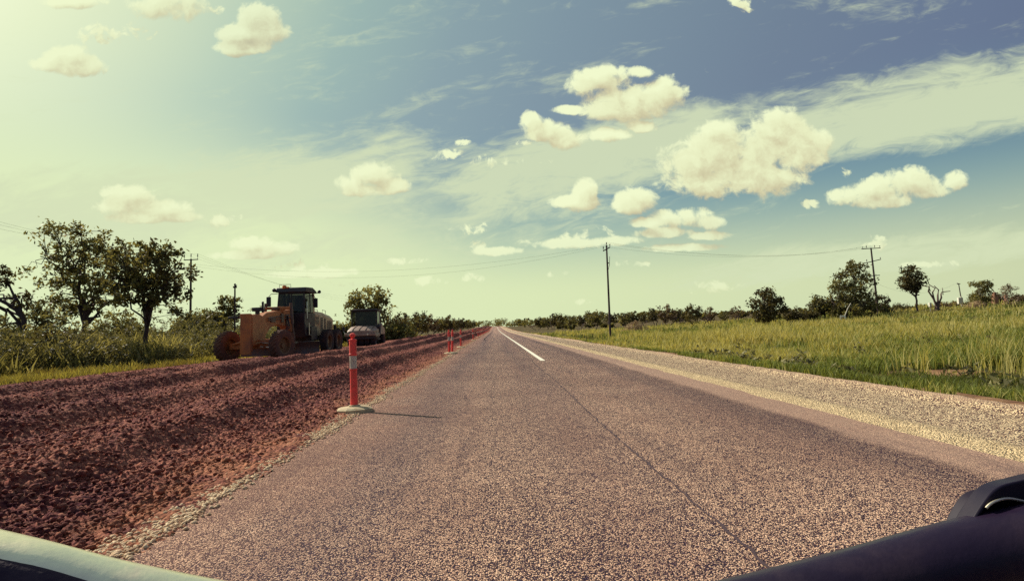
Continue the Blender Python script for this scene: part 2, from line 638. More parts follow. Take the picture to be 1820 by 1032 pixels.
paint('bar black', (0.014, 0.008, 0.024), 0.34, 0, (0.035, 0.02, 0.035), 0.5, 12, 0.1, 60, spec=0.25)
paint('housing black', (0.012, 0.008, 0.022), 0.45, 0, (0.03, 0.02, 0.03), 0.5, 14, spec=0.2)
paint('rust', (0.22, 0.08, 0.04), 0.8, 0, (0.45, 0.3, 0.2), 0.6, 30, 0.5)
paint('bark', (0.060, 0.038, 0.040), 0.9, 0, (0.11, 0.075, 0.06), 0.6, 6, 0.6, 30)
paint('bark pale', (0.30, 0.22, 0.17), 0.85, 0, (0.12, 0.07, 0.06), 0.6, 5, 0.4, 30)
paint('dead wood', (0.10, 0.06, 0.055), 0.9, 0, (0.2, 0.13, 0.1), 0.6, 6, 0.5, 30)
paint('termite earth', (0.34, 0.17, 0.11), 0.95, 0, (0.2, 0.10, 0.07), 0.6, 2, 0.6, 8)
paint('dry stalk', (0.42, 0.30, 0.17), 0.9, 0, (0.25, 0.15, 0.09), 0.6, 2)


def glass(name):
    m, t, b = new_mat(name)
    b.inputs['Base Color'].default_value = (0.03, 0.025, 0.03, 1)
    b.inputs['Roughness'].default_value = 0.06
    b.inputs['Specular IOR Level'].default_value = 0.5
    tr = t.new('ShaderNodeBsdfTransparent')
    tr.inputs[0].default_value = (0.55, 0.55, 0.5, 1)
    mx = t.new('ShaderNodeMixShader')
    mx.inputs[0].default_value = 0.5
    t.l.new(tr.outputs[0], mx.inputs[1])
    t.l.new(b.outputs[0], mx.inputs[2])
    t.l.new(mx.outputs[0], t.n['Material Output'].inputs[0])
    MATS[name] = m
    return m


glass('cab glass')


def leafy(name, c0, c1, c2, trans=0.3, rough=0.55):
    """leaf or blade: hue picked per leaf by the 'tint' attribute"""
    m, t, b = new_mat(name)
    a = t.new('ShaderNodeAttribute', attribute_name='tint').outputs['Fac']
    oi = t.new('ShaderNodeObjectInfo').outputs['Random']
    f = t.add(a, t.mul(t.sub(oi, 0.5), 0.25))
    col = t.ramp(f, [(0.0, c0), (0.5, c1), (1.0, c2)])
    t.put(b.inputs['Base Color'], col)
    b.inputs['Roughness'].default_value = rough
    b.inputs['Specular IOR Level'].default_value = 0.12
    tl = t.new('ShaderNodeBsdfTranslucent')
    t.put(tl.inputs[0], t.mix(1.0, col, (1.25, 1.15, 0.6), 'MULTIPLY'))
    mx = t.new('ShaderNodeMixShader')
    mx.inputs[0].default_value = trans
    t.l.new(b.outputs[0], mx.inputs[1])
    t.l.new(tl.outputs[0], mx.inputs[2])
    t.l.new(mx.outputs[0], t.n['Material Output'].inputs[0])
    MATS[name] = m
    return m


leafy('leaf dark', (0.038, 0.030, 0.026), (0.095, 0.080, 0.038), (0.20, 0.165, 0.065), 0.32)
leafy('leaf olive', (0.055, 0.048, 0.032), (0.155, 0.145, 0.062), (0.34, 0.30, 0.115), 0.42)
leafy('leaf dusty', (0.08, 0.055, 0.04), (0.17, 0.12, 0.07), (0.28, 0.20, 0.11), 0.25)
leafy('grass blade', (0.080, 0.085, 0.028), (0.195, 0.240, 0.060), (0.45, 0.40, 0.15), 0.42)
leafy('grass verge', (0.15, 0.11, 0.04), (0.29, 0.26, 0.07), (0.46, 0.39, 0.13), 0.4)
leafy('weed leaf', (0.055, 0.052, 0.034), (0.165, 0.155, 0.078), (0.40, 0.36, 0.19), 0.36)
leafy('cane blade', (0.085, 0.075, 0.038), (0.20, 0.185, 0.08), (0.45, 0.40, 0.19), 0.38)


def ground_mat():
    m, t, b = new_mat('ground soil')
    oc = t.new('ShaderNodeTexCoord').outputs['Object']
    n = t.noise(oc, 0.18, 7.0, 0.6)
    n2 = t.noise(oc, 3.0, 8.0, 0.7)
    x = t.xyz(oc)[0]
    green = t.ramp(t.add(t.mul(n, 0.6), t.mul(n2, 0.4)), [(0.30, (0.045, 0.030, 0.020)), (0.50, (0.085, 0.065, 0.028)), (0.68, (0.17, 0.125, 0.055))])
    soil = t.ramp(n2, [(0.35, (0.15, 0.065, 0.04)), (0.6, (0.38, 0.22, 0.12)), (0.75, (0.52, 0.37, 0.22))])
    near = t.smooth(t.add(x, t.mul(t.sub(n, 0.5), 2.0)), 8.4, 6.8)
    left = t.smooth(t.add(x, t.mul(t.sub(n, 0.5), 3.0)), -13.6, -12.2)
    f = t.mul(near, left)
    bare = t.smooth(t.noise(oc, 0.33, 3.0, 0.5), 0.60, 0.70)
    y_ = t.xyz(oc)[1]
    pt = t.m('MAXIMUM', t.smooth(t.add(t.m('POWER', t.m('ABSOLUTE', t.sub(x, 12.3)), 2.0), t.m('POWER', t.m('ABSOLUTE', t.sub(y_, 14.9)), 2.0)), 3.2, 1.2), t.smooth(t.add(t.m('POWER', t.m('ABSOLUTE', t.sub(x, 14.2)), 2.0), t.m('POWER', t.m('ABSOLUTE', t.sub(y_, 14.6)), 2.0)), 1.2, 0.4))
    bare = t.m('MAXIMUM', bare, t.mul(pt, 1.4))
    f = t.m('MAXIMUM', f, t.m('MINIMUM', bare, 0.95))
    t.put(b.inputs['Base Color'], t.mix(f, green, soil))
    b.inputs['Roughness'].default_value = 0.95
    b.inputs['Specular IOR Level'].default_value = 0.1
    t.put(b.inputs['Normal'], t.bump(n2, 0.8, 0.08))
    return m


def chip_mat(name, stone_a, stone_b, bitumen, scale, gap, patch, bstr=0.9, bdist=0.012, road=False):
    """stones pressed into a dark binder"""
    m, t, b = new_mat(name)
    oc = t.new('ShaderNodeTexCoord').outputs['Object']
    wob = t.noise(oc, scale * 0.9, 2.0, 0.5, 0, True)
    pv = t.vadd(oc, t.vmul(t.vadd(wob, (-0.5, -0.5, -0.5)), (0.9 / scale,) * 3))
    v = t.new('ShaderNodeTexVoronoi', feature='F1')
    t.put(v.inputs['Vector'], pv)
    v.inputs['Scale'].default_value = scale
    d = v.outputs['Distance']
    rnd = t.xyz(v.outputs['Color'])[0]
    d2 = t.voro(pv, scale * 0.45)
    big = t.noise(oc, 0.5, 5.0, 0.6)
    x, y, z = t.xyz(oc)
    lane = t.noise(t.comb(t.mul(x, 1.5), t.mul(y, 0.035), 0.0), 1.4, 4.0, 0.55)
    spread = t.noise(oc, scale * 0.10, 4.0, 0.65)
    # where stones were lost the binder shows
    thr = t.add(gap, t.add(t.mul(t.sub(spread, 0.5), 0.45), t.mul(t.sub(rnd, 0.5), 0.42)))
    if road:
        thr = t.add(thr, t.mul(t.sub(lane, 0.5), 0.35))
    f = t.smooth(d, thr, t.add(thr, 0.22))
    stone = t.mix(rnd, stone_a, stone_b)
    stone = t.mix(t.mul(t.smooth(t.add(t.mul(big, 0.55), t.mul(lane, 0.45)), 0.42, 0.58), patch * 1.3), stone, tuple(c * 0.62 for c in stone_a))
    col = t.mix(f, stone, bitumen)
    h = t.sub(t.mul(t.sub(1.0, d), 0.8), t.mul(f, 0.6))
    h = t.add(h, t.mul(t.sub(1.0, d2), 0.35))
    if road:
        # the outer strip of the seal is worn smooth; a coarse dark seam runs beside it
        e = t.add(x, t.mul(t.sub(t.noise(oc, 0.9, 5.0, 0.6), 0.5), 0.35))
        strip = t.smooth(e, 3.22, 3.42)
        seam = t.mul(t.smooth(e, 2.5, 3.05), t.sub(1.0, strip))
        col = t.mix(t.mul(seam, 0.36), col, tuple(c * 1.2 for c in bitumen))
        fine = t.mix(t.noise(oc, 60.0, 5.0, 0.7), (0.25, 0.14, 0.105), (0.52, 0.35, 0.26))
        spk = t.smooth(t.noise(oc, 9.0, 6.0, 0.7), 0.40, 0.62)
        col = t.mix(t.mul(strip, t.add(0.42, t.mul(spk, 0.42))), col, fine)
        # tyre tracks, the left one darker and wider
        for xc, w, k in ((-0.95, 0.55, 0.34), (0.75, 0.38, 0.20), (2.6, 0.35, 0.12)):
            q = t.div(t.sub(t.add(x, t.mul(t.sub(lane, 0.5), 0.3)), xc), w)
            tr = t.m('EXPONENT', t.mul(t.mul(q, q), -1.0))
            col = t.mix(t.mul(tr, k), col, tuple(c * 1.6 for c in bitumen))
        # bitumen bled to the surface in long blotches, red dust dragged in from the works, a few oil spots
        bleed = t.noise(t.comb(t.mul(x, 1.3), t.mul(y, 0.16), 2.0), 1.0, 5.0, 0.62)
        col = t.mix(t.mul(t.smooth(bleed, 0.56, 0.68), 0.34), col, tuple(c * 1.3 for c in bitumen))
        dust = t.mul(t.smooth(t.add(x, t.mul(t.sub(t.noise(oc, 1.1, 6.0, 0.65), 0.5), 1.4)), -0.9, -1.75), 0.30)
        col = t.mix(dust, col, (0.40, 0.17, 0.11))
        spots = t.smooth(t.voro(oc, 0.55), 0.10, 0.04)
        col = t.mix(t.mul(spots, 0.40), col, (0.03, 0.015, 0.03))
        h = t.mix(t.mul(strip, 0.7), h, (0.4, 0.4, 0.4))
    else:
        # fine crumbs swept against the seal, trodden dirt along the outer lip
        e = t.add(x, t.mul(t.sub(t.noise(oc, 1.6, 5.0, 0.6), 0.5), 0.30))
        crumb = t.mix(t.noise(oc, 90.0, 4.0, 0.7), (0.62, 0.42, 0.20), (0.98, 0.80, 0.47))
        col = t.mix(t.mul(t.smooth(e, 4.50, 4.02), 0.55), col, crumb)
        lip = t.mix(t.noise(oc, 40.0, 5.0, 0.7), (0.42, 0.24, 0.16), (0.78, 0.56, 0.38))
        col = t.mix(t.mul(t.smooth(e, 5.72, 5.86), 0.8), col, lip)
    t.put(b.inputs['Base Color'], col)
    b.inputs['Roughness'].default_value = 0.82
    b.inputs['Specular IOR Level'].default_value = 0.25
    t.put(b.inputs['Normal'], t.bump(h, bstr, bdist))
    return m


def red_mat():
    m, t, b = new_mat('red road base')
    oc = t.new('ShaderNodeTexCoord').outputs['Object']
    x = t.xyz(oc)[0]
    v = t.new('ShaderNodeTexVoronoi', feature='F1')
    t.put(v.inputs['Vector'], oc)
    v.inputs['Scale'].default_value = 30.0
    rnd = t.xyz(v.outputs['Color'])[0]
    n = t.noise(oc, 0.7, 6.0, 0.6)
    n2 = t.noise(oc, 30.0, 6.0, 0.7)
    col = t.ramp(t.add(t.mul(rnd, 0.55), t.mul(n2, 0.45)), [(0.2, (0.075, 0.018, 0.030)), (0.5, (0.205, 0.056, 0.046)), (0.85, (0.46, 0.20, 0.135))])
    big = t.noise(t.comb(t.mul(x, 1.0), t.mul(t.xyz(oc)[1], 0.35), 0.0), 0.9, 5.0, 0.6)
    col = t.mix(t.smooth(big, 0.42, 0.62), t.mix(0.35, col, (0.06, 0.018, 0.026)), t.mix(0.15, col, (0.50, 0.22, 0.13)))
    fine = t.ramp(n2, [(0.35, (0.36, 0.13, 0.06)), (0.65, (0.60, 0.29, 0.14))])
    e = t.add(x, t.mul(t.sub(n, 0.5), 1.3))
    f = t.mul(t.smooth(e, -2.75, -2.25), t.smooth(t.noise(oc, 3.0, 4.0, 0.6), 0.35, 0.6))
    col = t.mix(t.mul(f, 0.38), col, fine)
    t.put(b.inputs['Base Color'], col)
    b.inputs['Roughness'].default_value = 0.95
    b.inputs['Specular IOR Level'].default_value = 0.12
    h = t.add(t.sub(1.0, v.outputs['Distance']), t.mul(n2, 0.8))
    t.put(b.inputs['Normal'], t.bump(h, 0.8, 0.025))
    return m


M_GROUND = ground_mat()
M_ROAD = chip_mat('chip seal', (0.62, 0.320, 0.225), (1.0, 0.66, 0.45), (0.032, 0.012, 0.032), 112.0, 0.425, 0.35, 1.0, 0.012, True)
M_SHOULDER = chip_mat('pale gravel', (0.70, 0.45, 0.27), (0.98, 0.77, 0.48), (0.09, 0.034, 0.045), 58.0, 0.47, 0.15, 1.0, 0.022)
M_RED = red_mat()


# ------------------------------------------------------------------ the setting
def grid_mesh(name, xs, ys, zf, mat, smooth=True):
    X, Y = np.meshgrid(xs, ys)
    Z = zf(X, Y)
    V_ = np.stack([X, Y, Z], -1).reshape(-1, 3)
    nx, ny = len(xs), len(ys)
    i = np.arange(nx * ny).reshape(ny, nx)
    F_ = np.stack([i[:-1, :-1], i[:-1, 1:], i[1:, 1:], i[1:, :-1]], -1).reshape(-1, 4)
    o = np_mesh(name, V_, F_, mat, smooth=smooth)
    tag(o, kind='structure')
    return o


def spaced(lo, hi, k, mn):
    out = [lo]
    while out[-1] < hi:
        out.append(out[-1] + max(mn, abs(out[-1]) * k))
    out[-1] = hi
    return np.array(out)


gys = np.concatenate([np.linspace(-40, -2, 16)[:-1], spaced(-2, 500, 0.03, 0.5), np.linspace(500, 4500, 24)[1:]])
gxr = np.concatenate([spaced(6.0, 160, 0.04, 0.28), np.linspace(160, 3500, 20)[1:]])
gxs = np.concatenate([-np.concatenate([spaced(11.0, 160, 0.05, 0.45), np.linspace(160, 3500, 20)[1:]])[::-1], np.linspace(-10.5, 5.6, 14), gxr])


def ground_z(X, Y):
    z = gz(X, Y)
    corridor = sst(-12.4, -11.4, X - edge_in(Y)) * (1 - sst(5.6, 6.3, X))
    return z - 0.10 * corridor - 0.02 + (fbm(X * 1.3, Y * 1.3, 77, 3) - 0.5) * 0.10 * (1 - corridor)


grid_mesh('ground', gxs, gys, ground_z, M_GROUND)
rys = np.concatenate([np.linspace(-12, 110, 62)[:-1], np.linspace(110, 640, 60)])
RX0, RX1, SX1 = -1.93, 3.87, 5.95
rows_y = spaced(1.0, 640, 0.012, 0.05)
rows_y = np.concatenate([np.linspace(-12, 1, 14)[:-1], rows_y])


def road_sheet():
    cols = np.linspace(0, 1, 24)
    Y = np.repeat(rows_y[:, None], 24, 1)
    el = RX0 + (fbm(Y * 1.4, Y * 0 + 1, 41, 4) - 0.5) * 0.22 - 0.02
    er = RX1 + (fbm(Y * 1.1, Y * 0 + 9, 43, 4) - 0.5) * 0.12
    X = el + (er - el) * cols
    Z = rise(Y) + 0.0
    n0, n1 = X.shape
    V_ = np.stack([X, Y, Z], -1).reshape(-1, 3)
    i = np.arange(n0 * n1).reshape(n0, n1)
    F_ = np.stack([i[:-1, :-1], i[:-1, 1:], i[1:, 1:], i[1:, :-1]], -1).reshape(-1, 4)
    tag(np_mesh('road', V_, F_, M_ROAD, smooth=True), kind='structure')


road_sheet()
sx = np.linspace(RX1 - 0.12, SX1 + 0.5, 60)


def shoulder_z(X, Y):
    edge = SX1 + (fbm(Y * 0.25, Y * 0, 51, 3) - 0.5) * 0.5
    z = rise(Y) - 0.012 + 0.045 * np.exp(-((X - RX1 - 0.28) / 0.22) ** 2)
    z = z + 0.09 * np.exp(-((X - edge + 0.1) / 0.16) ** 2) - 0.16 * sst(0.0, 0.45, X - edge)
    z = z - 0.03 * sst(RX1 + 0.02, RX1 - 0.12, X)
    return z + (fbm(X * 7, Y * 7, 57, 3) - 0.5) * 0.03 * sst(RX1 - 0.05, RX1 + 0.1, X)


grid_mesh('shoulder', sx, np.concatenate([np.linspace(-12, 1, 14)[:-1], spaced(1.0, 640, 0.012, 0.07)]), shoulder_z, M_SHOULDER)

# red road base with real clods
rx = -1.83 - 10.7 * np.linspace(0, 1, 820) ** 1.35
ry = spaced(1.2, 150, 0.0048, 0.010)
ry = np.concatenate([ry, np.linspace(150, 640, 60)[1:]])


def red_z(X, Y):
    z = red_h(X, Y)
    d1, r1 = worley(X * 17, Y * 17, 3)
    d2, r2 = worley(X * 34, Y * 34, 9)
    lump = (np.clip(0.62 - d1, 0, 1) ** 0.8) * (0.12 + r1 ** 1.5) * 0.054
    lump2 = np.clip(0.6 - d2, 0, 1) * (0.3 + r2) * 0.034
    k = 0.6 + 0.4 * sst(-2.15, -2.6, X + (fbm(Y * 0.8, X * 0.8, 61, 3) - 0.5) * 0.6)
    z = z + (lump + lump2) * k
    z = z - 0.025 * sst(-2.02, -1.85, X) + (fbm(X * 2.2, Y * 2.2, 63, 4) - 0.5) * 0.10 * k
    z = z - 0.32 * sst(-11.6, -12.5, X - edge_in(Y))
    return z


grid_mesh('red_gravel', rx, ry, red_z, M_RED)


# painted centre line and the seam in the seal
def strip(name, pts, w, mat, lift, kind='structure', jitter=0.0):
    vs, n = [], len(pts)
    rng = random.Random(5)
    for (x, y) in pts:
        j = rng.uniform(-jitter, jitter)
        ww = w * (1 + (rng.uniform(-0.35, 0.35) if jitter else 0))
        vs += [(x + j - ww / 2, y, float(rise(y)) + lift), (x + j + ww / 2, y, float(rise(y)) + lift)]
    i = np.arange(n - 1) * 2
    F_ = np.stack([i, i + 1, i + 3, i + 2], -1)
    return tag(np_mesh(name, np.array(vs), F_, mat), kind=kind)


def line_mat():
    m, t, b = new_mat('road paint')
    oc = t.new('ShaderNodeTexCoord').outputs['Object']
    n = t.noise(oc, 25.0, 5.0, 0.7)
    t.put(b.inputs['Base Color'], t.mix(t.smooth(n, 0.55, 0.75), (0.80, 0.76, 0.62), (0.38, 0.28, 0.23)))
    b.inputs['Roughness'].default_value = 0.7
    return m


def seam_mat():
    m, t, b = new_mat('seam tar')
    oc = t.new('ShaderNodeTexCoord').outputs['Object']
    n = t.noise(oc, 40.0, 4.0, 0.7)
    t.put(b.inputs['Base Color'], t.mix(n, (0.022, 0.010, 0.022), (0.10, 0.055, 0.06)))
    b.inputs['Roughness'].default_value = 0.9
    return m


XC = 1.18
ln_x = at(965, 640, 18.4).x
strip('centre_line', [(ln_x - 0.0008 * (y - 18.4), y) for y in np.concatenate([np.linspace(18.4, 110, 40), np.linspace(115, 560, 60)])], 0.155, line_mat(), 0.006)
strip('road_seam', [(1.18 + 0.02 * math.sin(y * 0.7), y) for y in np.linspace(1.5, 60, 700)], 0.016, seam_mat(), 0.004, jitter=0.012)

# muddy puddle in the drain on the right
def puddle():
    m, t, b = new_mat('muddy water')
    b.inputs['Base Color'].default_value = (0.20, 0.09, 0.06, 1)
    b.inputs['Roughness'].default_value = 0.3
    pts = []
    rng = random.Random(2)
    for k in range(26):
        a = 2 * PI * k / 26
        q = 1 + rng.uniform(-0.18, 0.18)
        pts.append((7.8 + 0.45 * q * math.cos(a), 8.6 + 1.2 * q * math.sin(a)))
    zc = float(gz(7.8, 8.6)) + 0.035
    mb = MB().prism(pts, zc - 0.3, zc, 'Z')
    tag(mb.build('puddle', m, smooth=0), 'brown muddy puddle in the drain beside the gravel shoulder', 'puddle', kind='structure')


puddle()
#__PART2__
# ------------------------------------------------------------------ bollards along the edge of the seal
def bollard_proto():
    root = empty('delineator_bollard', (0, 0, 0))
    # bevelled square rubber foot
    q = lambda h, z: [(h * a, h * b, z) for a, b in ((1, .55), (.55, 1), (-.55, 1), (-1, .55), (-1, -.55), (-.55, -1), (.55, -1), (1, -.55))]
    MB().loft([q(.235, -.03), q(.235, .025), q(.19, .05), q(.075, .062), q(.07, .085)]).build('base', MATS['bollard base'], root, smooth=15)
    pf = [(0.001, .08), (.052, .08), (.050, .30), (.049, .62), (.055, .625), (.055, .645), (.001, .645)]
    MB().lathe(pf, axis='Z', n=20).build('post', MATS['bollard orange'], root)
    MB().lathe([(.0485, .646), (.0485, .86)], axis='Z', n=20).build('reflective_band', MATS['bollard band'], root)
    MB().lathe([(.001, .84), (.047, .845), (.055, .861), (.055, .878), (.050, .885), (.050, 1.085), (.056, 1.09), (.054, 1.105), (.022, 1.115), (.022, 1.13), (.036, 1.15), (.040, 1.17), (.034, 1.195), (.012, 1.205), (.001, 1.205)],
               axis='Z', n=20).build('handle', MATS['bollard orange'], root)
    return root


ORD = ['first', 'second', 'third', 'fourth', 'fifth', 'sixth', 'seventh', 'eighth', 'ninth', 'tenth', 'eleventh', 'twelfth', 'thirteenth', 'fourteenth', 'fifteenth', 'sixteenth', 'seventeenth', 'eighteenth']
BG = 'orange bollards along the left edge of the seal'
bol = bollard_proto()
tag(bol, 'tall orange bollard with scuffed white band on a pale rubber base, nearest the camera', 'bollard', BG)
bol.location = (at(630, 730, 8.0).x, 8.0, 0.015)
bol.rotation_euler = (R(-1.5), R(-0.8), 0.3)
bol.scale = (1.0, 1.0, 0.89)
brng = random.Random(11)
tape_pts = []
for k, (px, Y, lean) in enumerate([(798, 25.6, 0), (803, 26.1, 1.5), (818.8, 34, -3), (841, 54, -1), (850, 70, 1), (854, 78, 0), (857, 88, 1), (859.5, 98, 0), (861.5, 108, -1), (863.5, 119, 0), (865.3, 131, 0), (866.8, 143, 1), (868.2, 156, 0), (869.6, 170, 0), (871, 186, 0)]):
    c = copy_tree(bol)
    X = at(px, 600, Y).x
    c.location = (X, Y, float(rise(Y)) + 0.012)
    c.rotation_euler = (R(brng.uniform(-2, 2)), R(lean), brng.uniform(0, 3))
    c['label'] = ('orange bollard, left one of the close pair by the red gravel edge' if k == 0 else
                  'orange bollard, right one of the close pair by the red gravel edge' if k == 1 else
                  'leaning dark-footed orange bollard just beyond the close pair' if k == 2 else
                  f'small distant orange bollard, {ORD[k + 1]} of the row counting from the camera')
    if k >= 1: tape_pts.append(Vector((X + (-.02 if k > 3 else 0), Y, float(rise(Y)) + 0.97)))


def barrier_tape():
    pts = []
    for a, b in zip(tape_pts[2:], tape_pts[3:]):
        for i in range(10):
            t = i / 10
            pts.append(a.lerp(b, t) - Vector((0, 0, 0.10 * 4 * t * (1 - t))))
    pts.append(tape_pts[-1])
    vs, fs = [], []
    for i, p in enumerate(pts):
        w = 0.06
        vs += [p + Vector((-.058, 0, -w)), p + Vector((-.058, 0, w)), p + Vector((-.062, 0, w)), p + Vector((-.062, 0, -w))]
    i = (np.arange(len(pts) - 1) * 4)[:, None]
    fs = np.concatenate([np.stack([i + k, i + (k + 1) % 4, i + 4 + (k + 1) % 4, i + 4 + k], -1).reshape(-1, 4) for k in range(4)])
    o = np_mesh('barrier_tape', np.array([tuple(v) for v in vs]), fs, MATS['tape'])
    tag(o, 'orange plastic barrier tape strung along the tops of the distant bollards', 'barrier tape')


barrier_tape()


# ------------------------------------------------------------------ machines
def wheel(root, c, r, w, tyre_m, rim_m, steer=0.0, lugs=24, out=1):
    wr = empty('wheel', c)
    wr.parent = root
    wr.rotation_euler = (0, 0, steer)
    k = r / 0.68
    h = w / 2
    pf = [(.36 * k, -h * .75), (.44 * k, -h * .95), (.57 * k, -h), (.645 * k, -h * .88), (.665 * k, -h * .6), (.668 * k, 0), (.665 * k, h * .6), (.645 * k, h * .88), (.57 * k, h), (.44 * k, h * .95), (.36 * k, h * .75)]
    mb = MB().lathe(pf, axis='X', n=40)
    for i in range(lugs):
        for s in (-1, 1):
            a = 2 * PI * (i + (0.5 if s > 0 else 0)) / lugs
            m = Matrix.Rotation(a, 4, 'X') @ Matrix.Translation((s * h * .48, 0, r * .985)) @ Matrix.Rotation(s * 0.6, 4, 'Z')
            q = bmesh.ops.create_cube(mb.bm, size=1.0)
            bmesh.ops.transform(mb.bm, matrix=m @ Matrix.Diagonal((h * 1.05, r * .085, r * .075, 1)), verts=q['verts'])
    mb.build('tyre', tyre_m, wr)
    mb = MB()
    mb.lathe([(.375 * k, -h * .8), (.34 * k, -h * .7), (.31 * k, -h * .15), (.13 * k, -h * .1), (.12 * k, -h * .35), (.001, -h * .38)], axis='X', n=28)
    mb.lathe([(.375 * k, h * .8), (.34 * k, h * .7), (.31 * k, h * .15), (.13 * k, h * .1), (.12 * k, h * .35), (.001, h * .38)], axis='X', n=28)
    for i in range(8):
        a = 2 * PI * i / 8
        y, z = .21 * k * math.cos(a), .21 * k * math.sin(a)
        mb.cyl((-h * .22, y, z), (h * .22, y, z), .018 * k, n=6)
    mb.build('rim', rim_m, wr)
    return wr


def grader():
    GX, GY = -10.9, 26.0
    g = empty('road_grader', (GX, GY, -0.10), R(-1.6))
    tag(g, 'dusty yellow motor grader with tall black cab parked on the red gravel', 'road grader')
    Y_, BK, ST, PN, GL = MATS['grader yellow'], MATS['machine black'], MATS['machine steel'], MATS['grader panel'], MATS['cab glass']
    # push plate and nose
    mb = MB().box((0, -.92, 1.24), (.47, .10, 1.80)).box((0, -.84, 2.0), (.50, .06, .2)).box((0, -.84, .6), (.50, .06, .25))
    mb.build('push_plate', Y_, g, .02)
    # arched main frame
    pf = [(-.80, .72), (-.80, 2.08), (-.15, 2.14), (.25, 2.05), (.7, 2.22), (1.9, 2.34), (3.9, 2.48), (3.9, 1.35), (3.55, 1.30), (3.2, 1.58), (1.9, 1.66), (1.05, 1.52), (.62, 1.20), (.42, .72)]
    MB().prism(pf, -.235, .235).build('main_frame', Y_, g, .03)
    mb = MB().box((.26, 1.3, 1.9), (.05, .5, .26)).box((.26, 2.4, 2.0), (.06, .3, .45)).box((.26, 3.0, 1.9), (.07, .28, .6)).cyl((.3, .7, 1.95), (.3, 3.6, 2.2), .03).cyl((.3, .7, 1.85), (.3, 3.6, 2.05), .025)
    mb.box((-.26, 1.8, 1.95), (.05, .9, .3))
    mb.build('hydraulic_valve', ST, g, .01)
    # front axle with tie rod
    mb = MB().box((0, 0, .70), (2.2, .30, .26)).box((0, .02, .95), (.42, .5, .36)).cyl((-1.0, .32, .62), (1.0, .32, .62), .035).cyl((-.9, -.24, .78), (-.1, -.24, .98), .05).cyl((.9, -.24, .78), (.1, -.24, .98), .05)
    mb.build('front_axle', Y_, g, .015)
    MB().cyl((.35, -.26, .86), (.75, -.26, .80), .028).cyl((.35, -.3, .66), (.5, -.3, .64), .03).cyl((.62, -.3, .64), (.85, -.3, .62), .03).build('steering_rod', MATS['bright steel'], g)
    for s in (-1, 1):
        wheel(g, (s * 1.22, 0, .69), .70, .40, MATS['tyre dusty'], MATS['rim yellow'], R(-16))
    # drawbar, circle, blade
    mb = MB().tube([(0, .35, .95), (-.35, 1.4, .92), (-.62, 2.3, .90)], .075, 8).tube([(0, .35, .95), (.35, 1.4, .92), (.62, 2.3, .90)], .075, 8).box((0, 2.3, .92), (1.5, .16, .14))
    mb.build('drawbar', Y_, g)
    MB().lathe([(.62, .70), (.84, .70), (.84, .82), (.62, .82), (.62, .70)], (0, 2.75, 0), 'Z', 36).build('circle', ST, g)
    sec = [(.0, .12), (.05, .10), (.10, .22), (.13, .42), (.10, .62), (.02, .78), (-.02, .76), (.06, .60), (.085, .42), (.06, .25)]
    mb = MB().prism(sec, -1.85, 1.85)
    bmesh.ops.transform(mb.bm, matrix=Matrix.Translation((0, 2.85, .02)) @ Matrix.Rotation(R(18), 4, 'Z'), verts=mb.bm.verts)
    mb.build('blade', ST, g)
    for s in (-1, 1):
        MB().cyl((s * .62, 2.55, 2.75), (s * .70, 2.55, 1.7), .075).cyl((s * .70, 2.55, 1.7), (s * .78, 2.6, .95), .04).build('lift_cylinder', ST, g)
    MB().box((0, 2.55, 2.5), (1.25, .22, .14)).box((0, 2.55, 2.36), (.6, .3, .2)).build('lift_saddle', Y_, g, .02)
    for q, x in enumerate((.30, .34, .38)):
        MB().tube([(x - .05, 2.9, 2.1), (x + .12, 2.75, 1.75 - .1 * q), (x + .05, 2.5, 1.35), (x, 2.35, 1.0)], .022, 6).build('hose', BK, g)
    # lamps and sensor on the nose
    MB().box((.12, -.05, 2.35), (.42, .24, .18)).box((.12, -.05, 2.2), (.16, .16, .16)).build('headlamp_bar', BK, g, .02)
    MB().cyl((.34, .0, 2.2), (.34, .0, 2.68), .05).ball((.34, 0, 2.66), .055).build('marker_post', BK, g)
    MB().box((-.62, -.7, 1.98), (.44, .22, .10)).box((-.40, -.7, 1.98), (.3, .06, .06)).build('lamp_bracket', BK, g, .01)
    MB().box((.02, 2.2, 2.46), (.26, .3, .12)).build('work_lamp', ST, g, .01)
    # cab
    c0, c1 = 4.15, 5.75
    pf = [(c0 + .15, 1.0), (c0 - .02, 1.35), (c0 - .05, 2.30), (c1, 2.30), (c1, 1.0)]
    MB().prism(pf, -.74, .74).build('cab_body', BK, g, .03)
    mb = MB()
    for s in (-1, 1):
        mb.tube([(s * .70, c0, 2.30), (s * .66, c0 + .12, 3.38)], .05, 6)
        mb.tube([(s * .72, c0 + .85, 2.30), (s * .67, c0 + .88, 3.38)], .04, 6)
    mb.box((0, c0 + .10, 3.36), (1.36, .08, .10)).box((0, c0 + .05, 2.86), (.05, .05, 1.06), (R(-6), 0, 0))
    mb.box((-.3, c0 + .2, 2.5), (.10, .3, .5)).box((.3, c0 + .2, 2.5), (.10, .3, .5))
    mb.build('cab_frame', BK, g, .005)
    for s in (-1, 1):
        MB().prism([(c1 - .28, 2.30), (c1 - .02, 2.30), (c1 - .06, 3.38), (c1 - .24, 3.38)], s * .62, s * .72).build('rear_pillar', PN, g, .01)  # pale colour stands in for light falling on the pillars
    MB().prism([(c0 - .12, 3.40), (c0 + .05, 3.66), (c1 - .5, 3.70), (c1 + .08, 3.52), (c1 + .08, 3.40)], -.80, .80).build('roof', BK, g, .04)
    mb = MB().box((0, c0 + .045, 2.85), (1.28, .012, 1.0), (R(-6), 0, 0)).box((0, c1 - .05, 2.85), (1.24, .012, 1.0))
    for s in (-1, 1):
        mb.box((s * .70, c0 + .75, 2.85), (.012, 1.2, 1.0), (0, R(s * -2.5), 0))
    mb.build('window', GL, g)
